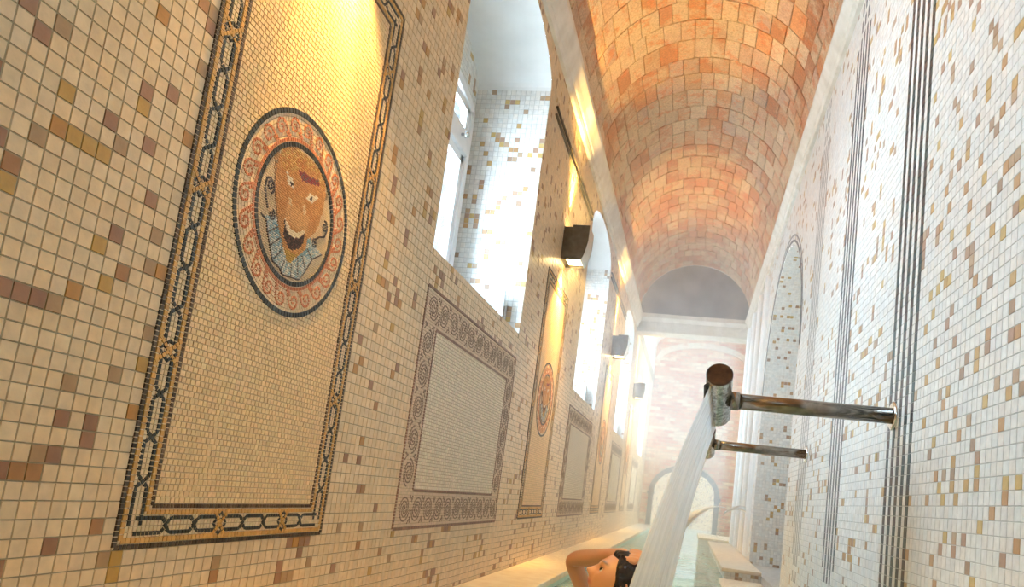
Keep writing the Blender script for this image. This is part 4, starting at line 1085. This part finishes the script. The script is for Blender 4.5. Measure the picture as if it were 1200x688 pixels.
# ------------------------------------------------------------------ cascade spouts
def make_cannon(y, z, xh, label, zt=0.0):
    """steel arm out of the right wall carrying a tilted cylindrical cascade head"""
    t = empty('cascade_spout', (XR, y, z)); L = XR - xh
    o = tube('wall_flange', [(-0.001, 0, 0), (-0.008, 0, 0), (-0.012, 0, 0)], [0.047, 0.047, 0.040], M_CHROME, t, 28); o['label'] = 'polished chrome wall flange'
    tube('arm', [(-0.010, 0, 0), (-L * .5, 0, 0), (-L + .055, 0, 0)], 0.0262, M_STEEL, t, 28)
    o = tube('collar', [(-L + .075, 0, 0), (-L + .073, 0, 0), (-L + .047, 0, 0), (-L + .045, 0, 0)], [0.026, 0.0305, 0.0305, 0.0265], M_STEEL, t, 28)
    # head: cylinder dropping away from the near end cap
    A = Vector((-L, -0.095, 0.066)); B = Vector((-L + .012, 0.125, -0.045)); d = (B - A).normalized()
    h = tube('head', [A, A + d * .004, A + d * .06, A + d * .16, B - d * .012, B - d * .003, B], [0.0425, 0.0435, 0.0435, 0.0435, 0.0435, 0.040, 0.03], M_WET, t, 36); h['label'] = 'wet steel cascade head'
    o = tube('end_cap', [A - d * .0075, A - d * .006, A + d * .001], [0.0395, 0.0435, 0.0437], M_DARK, h, 36); o['label'] = 'dark round end cap'
    # slot lip along the lower left of the head
    s = Vector((-0.035, 0, -0.027)); u = Vector((-0.012, 0, -0.010))
    bm = bmesh.new(); q = [A + s, B + s, B + s + u, A + s + u]
    a = [bm.verts.new(p) for p in q]; b = [bm.verts.new(p + Vector((0, 0, -.003))) for p in q]
    bm.faces.new(a); bm.faces.new(b[::-1])
    for e in range(4): bm.faces.new((a[e], a[(e + 1) % 4], b[(e + 1) % 4], b[e]))
    bm_obj('slot_lip', bm, M_STEEL, h)
    tag(t, label, 'spout', 'steel cascade spouts on the right wall')
    return t, A, B
c1, A1, B1 = make_cannon(2.465, 0.363, 0.058, 'steel cascade spout with dark round end cap nearest the camera')
c2, A2, B2 = make_cannon(4.235, 0.362, 0.065, 'second steel cascade spout on the right wall, behind the nearest one')

def sheet(name, A, B, label, zend, vy=0.0, spread=0.03):
    """water leaving the slot sideways and falling: a curved film with ridges"""
    nu, nt = 44, 40; bm = bmesh.new(); uvl = None; g = []; T_ = None
    top = []
    for i in range(nu + 1):
        e = i / nu; p0 = A.lerp(B, e) + Vector((-0.025 + 0.020 * e, 0, -0.036)); h = p0.z - zend; vx = 1.10 - 0.58 * e; vz = 3.0 - 1.0 * e; T_ = (-vz + math.sqrt(vz * vz + 19.6 * h)) / 9.8
        col = []
        ridge = 0.006 * mnoise.noise(Vector((e * 9, 3, 0))) + 0.003 * mnoise.noise(Vector((e * 31, 1, 0)))
        for k in range(nt + 1):
            t = T_ * k / nt
            f = t / T_
            x = p0.x - vx * t + ridge * (0.3 + f * 1.5)
            yy = p0.y + (e - .5) * spread * f + vy * t; z = p0.z - vz * t - 4.9 * t * t
            col.append((x, yy, z))
        g.append(col)
    th = 0.0035
    VV = []; 
    for sgn in (-1, 1):
        for col in g:
            for p in col: VV.append((p[0] + sgn * th / 2, p[1], p[2]))
    n1 = nt + 1; off = (nu + 1) * n1; Q = []
    UV = []
    for i in range(nu):
        for k in range(nt):
            a = i * n1 + k; Q.append([a, a + 1, a + n1 + 1, a + n1]); Q.append([off + a, off + a + n1, off + a + n1 + 1, off + a + 1])
    for k in range(nt):
        Q.append([k, off + k, off + k + 1, k + 1]); a = nu * n1 + k; Q.append([a, a + 1, off + a + 1, off + a])
    for i in range(nu):
        a = i * n1; Q.append([a, a + n1, off + a + n1, off + a]); a += nt; Q.append([a, off + a, off + a + n1, a + n1])
    me = mesh_np(name, VV, Q, M_JET)
    uv = me.uv_layers.new(name='UVMap'); vi = np.empty(len(me.loops), np.int32); me.loops.foreach_get('vertex_index', vi)
    vi2 = vi % off; U = np.stack([(vi2 // n1) / nu, (vi2 % n1) / nt], 1).astype(np.float32); uv.data.foreach_set('uv', U.ravel())
    me.shade_smooth()
    o = link(name, me); tag(o, label, 'water', kind='stuff'); return o
O1, O2 = Vector((XR, 2.465, 0.363)), Vector((XR, 4.235, 0.362))
sheet('falling_water', A1 + O1, B1 + O1, 'white sheet of water falling from the nearest cascade spout', WATER - .01)
sheet('falling_water', A2 + O2, B2 + O2, 'white sheet of water falling from the second cascade spout, behind the first', WATER - .01)

# third outlet: a curved flattened spout throwing a fan of water
t = empty('swan_neck_spout', (XR, 7.85, 0.03))
o = tube('wall_flange', [(-0.001, 0, 0), (-0.010, 0, 0)], [0.055, 0.050], M_CHROME, t, 24)
bm = bmesh.new(); n = 14; rings = []
for k in range(n + 1):
    e = k / n; cx_ = -0.010 - 0.24 * e; cz = 0.020 * math.sin(e * PI * .8) - 0.075 * max(0, e - .35) ** 1.4 * 1.6; w = 0.030 + 0.05 * e; h = 0.030 - 0.014 * e
    rings.append([bm.verts.new((cx_ + 0.3 * h * math.sin(a) * e, w * math.cos(a), cz + h * math.sin(a))) for a in [2 * PI * q / 16 for q in range(16)]])
for A_, B_ in zip(rings, rings[1:]):
    for q in range(16): bm.faces.new((A_[q], A_[(q + 1) % 16], B_[(q + 1) % 16], B_[q]))
bm.faces.new(rings[0][::-1]); bm.faces.new(rings[-1])
bm_obj('neck', bm, M_CHROME, t, True)
tag(t, 'curved flat chrome spout throwing water near the far bench', 'spout')
bm = bmesh.new(); r = random.Random(4)
for s_ in range(40):
    y0 = 7.85 + r.uniform(-.075, .075); vx = r.uniform(1.5, 2.1); vy = r.uniform(-.12, .12); pts = []
    p0 = Vector((XR - .25, y0, 0.0)); T_ = math.sqrt(2 * .55 / 9.8)
    for k in range(15):
        tt = T_ * k / 14; pts.append((p0.x - vx * tt, p0.y + vy * tt, p0.z + .03 + 0.25 * tt - 4.9 * tt * tt * 1.12))
    tube_bm(bm, pts, [0.004 + 0.005 * k / 14 for k in range(15)], 6)
jm = foam_film('spray_water', 0.98, 0.99, (3, 3, 3))
tag(bm_obj('falling_water', bm, jm, None, True), 'fan of white water strands shot from the far curved spout', 'water', kind='stuff')
# foam where the water lands
def foam(cx_, cy_, rx, ry, n, label, seed):
    r = random.Random(seed); bm = bmesh.new()
    for _ in range(n):
        a = r.uniform(0, 2 * PI); q = math.sqrt(r.random()); s = r.uniform(.006, .022) * (1.3 - q)
        m = Matrix.Translation((cx_ + rx * q * math.cos(a), cy_ + ry * q * math.sin(a), WATER + .004 + r.random() ** 3 * .05 * (1 - q))) @ Matrix.Diagonal((s, s, s * .7, 1))
        bmesh.ops.create_icosphere(bm, subdivisions=1, radius=1, matrix=m)
    o = bm_obj('foam', bm, jm, None, True); tag(o, label, 'foam', kind='stuff')
foam(-0.22, 7.85, 0.22, 0.28, 420, 'white foam where the far spout hits the pool', 1)
foam(-0.14, 2.48, 0.10, 0.17, 320, 'white foam under the nearest falling sheet', 2)
foam(-0.13, 4.25, 0.10, 0.17, 320, 'white foam under the second falling sheet', 3)

# ------------------------------------------------------------------ the bather
M_SKIN, sn, sl, sb = new_mat('skin')
sa_ = sn.new('ShaderNodeAttribute'); sa_.attribute_name = 'col'; sl.new(sa_.outputs['Color'], sb.inputs['Base Color'])
sb.inputs['Roughness'].default_value = 0.38; sb.inputs['Subsurface Weight'].default_value = 0.12; sb.inputs['Subsurface Radius'].default_value = (0.02, 0.008, 0.004)
M_HAIR = noise_mat('wet_black_hair', (0.006, 0.005, 0.005), (0.025, 0.016, 0.012), 60, 0.22, 0.4, 0.003)
M_EYE = noise_mat('eye_white', (0.75, 0.72, 0.70), (0.80, 0.78, 0.75), 10, 0.15, 0)
M_IRIS = noise_mat('dark_iris', (0.02, 0.012, 0.008), (0.05, 0.03, 0.02), 40, 0.1, 0)
M_SUIT = noise_mat('black_swimsuit', (0.012, 0.012, 0.015), (0.02, 0.02, 0.024), 50, 0.5, 0.1)

HU = Vector((0.52, 0.10, 0.80)).normalized(); HF = Vector((-0.80, -0.20, 0.55)); HF = (HF - HU * HF.dot(HU)).normalized(); HS = HU.cross(HF)
EYE = Vector((-0.2875, 2.70, -0.2675))
HC = EYE - HF * 0.076 - HU * 0.002 - HS * 0.029                 # head centre
# face looks up and to the left: forward, up, side axes of the head

def gauss(a, b, s): return math.exp(-((a - b) / s) ** 2)
def head_point(th, ph, grow=0.0):
    """th: 0 at the crown to pi under the chin; ph: 0 straight ahead, + to her left"""
    x = math.sin(th) * math.cos(ph); y = math.sin(th) * math.sin(ph); z = math.cos(th)
    P = Vector((x * 0.094, y * 0.074, z * 0.112))
    if x < 0: P.x *= 1.06; P.z += 0.010 * -x
    lowf = max(0.0, -z)
    P.y *= 1 - 0.34 * lowf ** 1.3                     # jaw narrows
    if x < 0: P.x *= 1 - 0.42 * lowf                  # nape
    zz = P.z; front = max(0.0, x) ** 1.5
    w = abs(y)
    P.x += front * 0.010 * gauss(w, 0, 0.5) * gauss(zz, -0.085, 0.022)            # chin
    P.x += front * 0.025 * gauss(w, 0, 0.17) * gauss(zz, -0.031, 0.014)           # nose tip
    P.x += front * 0.012 * gauss(w, 0, 0.13) * gauss(zz, -0.014, 0.018)           # nose bridge
    P.x += front * 0.008 * gauss(w, 0.13, 0.09) * gauss(zz, -0.038, 0.010)        # nostril wings
    P.x -= front * 0.010 * gauss(w, 0.40, 0.16) * gauss(zz, 0.002, 0.016)         # eye sockets
    P.x += front * 0.006 * gauss(w, 0.36, 0.25) * gauss(zz, 0.026, 0.011)         # brow
    P.x += front * 0.006 * gauss(w, 0.55, 0.2) * gauss(zz, -0.028, 0.02)          # cheek
    P.x += front * 0.010 * gauss(w, 0, 0.27) * gauss(zz, -0.0545, 0.0050)         # upper lip
    P.x += front * 0.010 * gauss(w, 0, 0.24) * gauss(zz, -0.0655, 0.0055)         # lower lip
    P.x -= front * 0.005 * gauss(w, 0, 0.25) * gauss(zz, -0.0600, 0.0022)         # mouth line
    P.x -= front * 0.005 * gauss(w, 0, 0.35) * gauss(zz, -0.0755, 0.006)
    P *= 1 + grow
    return P
def to_world(P): return HC + HF * P.x + HS * P.y + HU * P.z

# skeleton: one vertex per joint
J = {}; E_ = []; 
def jnt(n, p, r, parent=None):
    J[n] = (Vector(p), r)
    if parent: E_.append((parent, n))
jnt('pelvis', (-0.235, 2.99, -1.16), (0.135, 0.10))
jnt('waist', (-0.235, 2.985, -0.98), (0.112, 0.085), 'pelvis'); jnt('ribs', (-0.232, 2.96, -0.82), (0.125, 0.095), 'waist'); jnt('chest', (-0.228, 2.93, -0.67), (0.115, 0.09), 'ribs')
jnt('collar', (-0.215, 2.90, -0.585), (0.062, 0.055), 'chest'); jnt('neck', (-0.203, 2.865, -0.50), (0.049, 0.049), 'collar'); jnt('skull', (-0.210, 2.80, -0.385), (0.050, 0.050), 'neck')
# far (right) arm raised over the head
jnt('sh_r', (-0.285, 3.045, -0.575), (0.052, 0.052), 'collar'); jnt('up_r', (-0.37, 3.06, -0.42), (0.043, 0.043), 'sh_r'); jnt('el_r', (-0.452, 3.02, -0.272), (0.036, 0.036), 'up_r')
jnt('fo_r', (-0.375, 2.935, -0.254), (0.038, 0.038), 'el_r'); jnt('wr_r', (-0.262, 2.800, -0.214), (0.025, 0.025), 'fo_r'); jnt('pa_r', (-0.207, 2.732, -0.201), (0.027, 0.018), 'wr_r')
# near (left) arm hanging in the water, bent
jnt('sh_l', (-0.150, 2.78, -0.625), (0.052, 0.052), 'collar'); jnt('up_l', (-0.115, 2.70, -0.74), (0.042, 0.042), 'sh_l'); jnt('el_l', (-0.115, 2.64, -0.87), (0.034, 0.034), 'up_l')
jnt('fo_l', (-0.20, 2.62, -0.90), (0.034, 0.034), 'el_l'); jnt('wr_l', (-0.32, 2.64, -0.92), (0.024, 0.024), 'fo_l'); jnt('pa_l', (-0.385, 2.65, -0.925), (0.026, 0.018), 'wr_l')
for s_, sg in (('r', 1), ('l', -1)):
    jnt('hip_' + s_, (-0.24, 2.99 + sg * 0.09, -1.21), (0.090, 0.090), 'pelvis'); jnt('th_' + s_, (-0.27, 2.99 + sg * 0.10, -1.36), (0.074, 0.074), 'hip_' + s_)
    jnt('kn_' + s_, (-0.31, 2.99 + sg * 0.095, -1.50), (0.052, 0.052), 'th_' + s_); jnt('ca_' + s_, (-0.27, 2.99 + sg * 0.095, -1.58), (0.048, 0.048), 'kn_' + s_)
    jnt('an_' + s_, (-0.22, 2.99 + sg * 0.095, -1.70), (0.032, 0.032), 'ca_' + s_); jnt('fo2_' + s_, (-0.32, 2.99 + sg * 0.10, -1.725), (0.028, 0.022), 'an_' + s_)
def skin_mesh(J, E_, root, sub=2):
    bm = bmesh.new(); idx = {}
    for n, (p, r) in J.items(): idx[n] = bm.verts.new(p)
    for a, b in E_: bm.edges.new((idx[a], idx[b]))
    me = bpy.data.meshes.new('sk'); bm.verts.index_update(); names = list(J); bm.to_mesh(me); bm.free()
    o = bpy.data.objects.new('sk', me); COL.objects.link(o)
    md = o.modifiers.new('s', 'SKIN'); md.use_smooth_shade = True
    if not me.skin_vertices:
        bpy.context.view_layer.objects.active = o
    for k, n in enumerate(names):
        sv_ = me.skin_vertices[0].data[k]; sv_.radius = J[n][1]; sv_.use_root = (n == root)
    o.modifiers.new('sub', 'SUBSURF').levels = sub
    dg = bpy.context.evaluated_depsgraph_get(); dg.update()
    ev = o.evaluated_get(dg); m2 = bpy.data.meshes.new_from_object(ev)
    bpy.data.objects.remove(o); return m2
parts = [skin_mesh(J, E_, 'pelvis')]
def finger(base, dirs, lens, r, curlax):
    """one finger as its own chain, rooted in the palm"""
    JJ = {}; EE = []; p = Vector(base); JJ['a'] = (p.copy(), (r * 1.05, r)); prev = 'a'
    for k, (d, l) in enumerate(zip(dirs, lens)):
        p = p + Vector(d).normalized() * l; n = 'bcde'[k]; JJ[n] = (p.copy(), (r * (1 - .10 * k), r * (1 - .10 * k))); EE.append((prev, n)); prev = n
    parts.append(skin_mesh(JJ, EE, 'a', 1))
# right hand lies over the crown, fingers curling down the back of the hair
pr = J['pa_r'][0]; f0 = Vector((0.90, -0.15, 0.02)).normalized(); side = Vector((0.05, 0.80, 0.45)).normalized()
for k, (ln, off) in enumerate(((0.078, -0.027), (0.086, -0.009), (0.081, 0.010), (0.066, 0.027))):
    b_ = pr + side * off + f0 * 0.006; l3 = ln / 3
    finger(b_, [f0, f0 + Vector((0.05, 0, -0.25)), f0 + Vector((0.05, 0, -0.75))], [l3 * 1.25, l3, l3 * .8], 0.0092, None)
finger(pr - f0 * .012 + side * -.020, [Vector((0.70, -0.45, -0.25)), Vector((0.90, -0.15, -0.20))], [0.036, 0.030], 0.0098, None)
pl_ = J['pa_l'][0]; f1 = Vector((-1, 0.03, -0.05)).normalized(); sd1 = Vector((0, 0.75, -0.65)).normalized()
for k, (ln, off) in enumerate(((0.076, -0.027), (0.084, -0.009), (0.080, 0.010), (0.064, 0.027))):
    l3 = ln / 3; finger(pl_ + sd1 * off + f1 * .006, [f1, f1 + Vector((0, 0, -.2)), f1 + Vector((0, 0, -.45))], [l3 * 1.25, l3, l3 * .8], 0.0088, None)
finger(pl_ - f1 * .02 + sd1 * -.018, [Vector((-.6, -.6, .3)), Vector((-.8, -.4, .2))], [0.034, 0.028], 0.0098, None)
# head
bm = bmesh.new(); nth, nph = 96, 128; rows = []
for i in range(nth + 1):
    th = 0.02 + (PI - 0.04) * i / nth
    rows.append([bm.verts.new(to_world(head_point(th, 2 * PI * k / nph))) for k in range(nph)])
for A_, B_ in zip(rows, rows[1:]):
    for k in range(nph): bm.faces.new((A_[k], B_[k], B_[(k + 1) % nph], A_[(k + 1) % nph]))
bm.faces.new(rows[0]); bm.faces.new(rows[-1][::-1])
for sg in (1, -1):                                   # ears
    pts = []
    for k in range(11):
        a = -2.0 + 4.6 * k / 10; pts.append(to_world(Vector((-0.012 + -0.016 * math.cos(a) * .7 - .004, sg * (0.073 + 0.006 * (1 + math.cos(a)) * .5), -0.008 + 0.029 * math.sin(a)))))
    tube_bm(bm, pts, [0.006] * 11, 8)
    c_ = to_world(Vector((-0.010, sg * 0.072, -0.008)))
    bmesh.ops.create_icosphere(bm, subdivisions=2, radius=0.016, matrix=Matrix.Translation(c_))
bmesh.ops.recalc_face_normals(bm, faces=bm.faces)
hm = bpy.data.meshes.new('h'); bm.to_mesh(hm); bm.free(); parts.append(hm)
bm = bmesh.new()
for m_ in parts: bm.from_mesh(m_)
bme = bpy.data.meshes.new('b'); bm.to_mesh(bme); bm.free()
tmp = bpy.data.objects.new('tmp', bme); COL.objects.link(tmp)
rm = tmp.modifiers.new('r', 'REMESH'); rm.mode = 'VOXEL'; rm.voxel_size = 0.0042; rm.use_smooth_shade = True
ls = tmp.modifiers.new('l', 'SMOOTH'); ls.factor = 0.4; ls.iterations = 2
dg = bpy.context.evaluated_depsgraph_get(); dg.update()
body = bpy.data.meshes.new_from_object(tmp.evaluated_get(dg)); bpy.data.objects.remove(tmp)
body.materials.clear(); body.materials.append(M_SKIN)
co = np.empty(len(body.vertices) * 3, np.float32); body.vertices.foreach_get('co', co); co = co.reshape(-1, 3)
Hm = np.array([list(HF), list(HS), list(HU)]); loc = (co - np.array(HC)) @ Hm.T
colr = np.tile(np.array([0.66, 0.33, 0.17]), (len(co), 1))
def blend(mask, c):
    global colr
    colr = colr * (1 - mask[:, None]) + np.array(c) * mask[:, None]
hz = np.clip((loc[:, 0] - .05) / .02, 0, 1) * (np.abs(loc[:, 1]) < .05) 
blend(hz * np.exp(-((loc[:, 2] + .060) / .0085) ** 2) * np.exp(-(loc[:, 1] / .021) ** 4), (0.48, 0.14, 0.11))
blend(hz * np.exp(-((loc[:, 2] - .030) / .0045) ** 2) * (np.exp(-((np.abs(loc[:, 1]) - .030) / .016) ** 4)) * .85, (0.05, 0.03, 0.02))
blend(hz * np.exp(-((loc[:, 2] - .010) / .0030) ** 2) * (np.exp(-((np.abs(loc[:, 1]) - .029) / .013) ** 4)) * .8, (0.06, 0.035, 0.03))
at_ = body.attributes.new('col', 'FLOAT_COLOR', 'POINT'); c4 = np.ones((len(co), 4), np.float32); c4[:, :3] = colr; at_.data.foreach_set('color', c4.ravel())
body.shade_smooth()
person = link('person', body)
tag(person, 'dark-haired woman bathing, head tilted back, one arm raised over her wet hair', 'person')
for sg in (1, -1):
    bm = bmesh.new(); ec = to_world(Vector((0.0745, sg * 0.029, 0.001))); bmesh.ops.create_uvsphere(bm, u_segments=20, v_segments=14, radius=0.0100, matrix=Matrix.Translation(ec))
    e = bm_obj('eye', bm, M_EYE, person, True)
    bm = bmesh.new(); bmesh.ops.create_uvsphere(bm, u_segments=16, v_segments=10, radius=0.0074, matrix=Matrix.Translation(ec + HF * .0042 + HS * .0012 + HU * .0015)); bm_obj('iris', bm, M_IRIS, e, True)
# wet hair slicked back and hanging behind the head
bm = bmesh.new(); nth, nph = 70, 160; rows = []
def hair_edge(ph):                                    # how far down the hair comes, by direction
    a = abs(math.atan2(math.sin(ph), math.cos(ph)))
    if a < 0.75: return 0.88
    if a < 1.35: return 0.88 + (a - .75) / .6 * .65
    if a < 1.75: return 1.53 + (a - 1.35) / .4 * .9
    return 2.43 + (a - 1.75) / 1.39 * .25
for i in range(nth + 1):
    row = []
    for k in range(nph):
        ph = 2 * PI * k / nph; te = hair_edge(ph); th = 0.02 + te * i / nth
        g_ = 0.115 * min(1, (nth - i) / 8) + 0.010 * math.sin(ph * 30 + th * 3) * min(1, i / 10) + 0.02 * mnoise.noise(Vector((ph * 5, th * 2, 1)))
        row.append(bm.verts.new(to_world(head_point(th, ph, g_ if i < nth else -0.02))))
    rows.append(row)
for A_, B_ in zip(rows, rows[1:]):
    for k in range(nph): bm.faces.new((A_[k], B_[k], B_[(k + 1) % nph], A_[(k + 1) % nph]))
bm.faces.new(rows[0])
r = random.Random(12)
for q in range(46):                                   # locks falling from the back of the head to the water
    ph = PI + r.uniform(-1.25, 1.25); p = to_world(head_point(r.uniform(1.2, 2.1), ph, .02)); pts = [p]; w = r.uniform(.009, .015)
    end = Vector((-0.105 + r.uniform(-.05, .035), 2.83 + r.uniform(-.06, .07), WATER - .03 + r.uniform(-.05, .01)))
    mid = p.lerp(end, .45) + Vector((0.030, 0, 0.012))
    pts = [p, p.lerp(mid, .5) + Vector((.010, 0, .008)), mid, mid.lerp(end, .5) + Vector((.012, 0, 0)), end]
    tube_bm(bm, pts, [w * .8, w, w, w * .8, w * .35], 7)
h = bm_obj('hair', bm, M_HAIR, person, True); h['label'] = 'long wet black hair slicked back'
# swimsuit under water
bm = bmesh.new(); prof = [(-1.25, .150, .112), (-1.16, .150, .118), (-1.05, .128, .100), (-0.95, .124, .100), (-0.85, .136, .112), (-0.76, .134, .112), (-0.70, .126, .104)]
rg = []
for (z, ry, rx) in prof:
    cy_ = 2.99 - max(0, z + 1.0) * .16; rg.append([bm.verts.new((-0.233 + rx * math.cos(a), cy_ + ry * math.sin(a), z)) for a in [2 * PI * k / 40 for k in range(40)]])
for A_, B_ in zip(rg, rg[1:]):
    for k in range(40): bm.faces.new((A_[k], A_[(k + 1) % 40], B_[(k + 1) % 40], B_[k]))
bm_obj('swimsuit', bm, M_SUIT, person, True)

# ------------------------------------------------------------------ steam
sm = bpy.data.materials.new('steam'); sm.use_nodes = True; n_ = sm.node_tree.nodes; l_ = sm.node_tree.links; n_.clear()
so = n_.new('ShaderNodeOutputMaterial'); sv = n_.new('ShaderNodeVolumeScatter'); sv.inputs['Density'].default_value = 0.085; sv.inputs['Anisotropy'].default_value = 0.25
sv.inputs['Color'].default_value = (0.97, 0.98, 1.0, 1); l_.new(sv.outputs[0], so.inputs['Volume'])
st = box('steam', XL + 0.01, XR - 0.06, 4.6, YF - 0.08, WATER + 0.02, 3.2, sm)
tag(st, 'white steam haze thickening towards the far end of the pool hall', 'steam', kind='stuff')
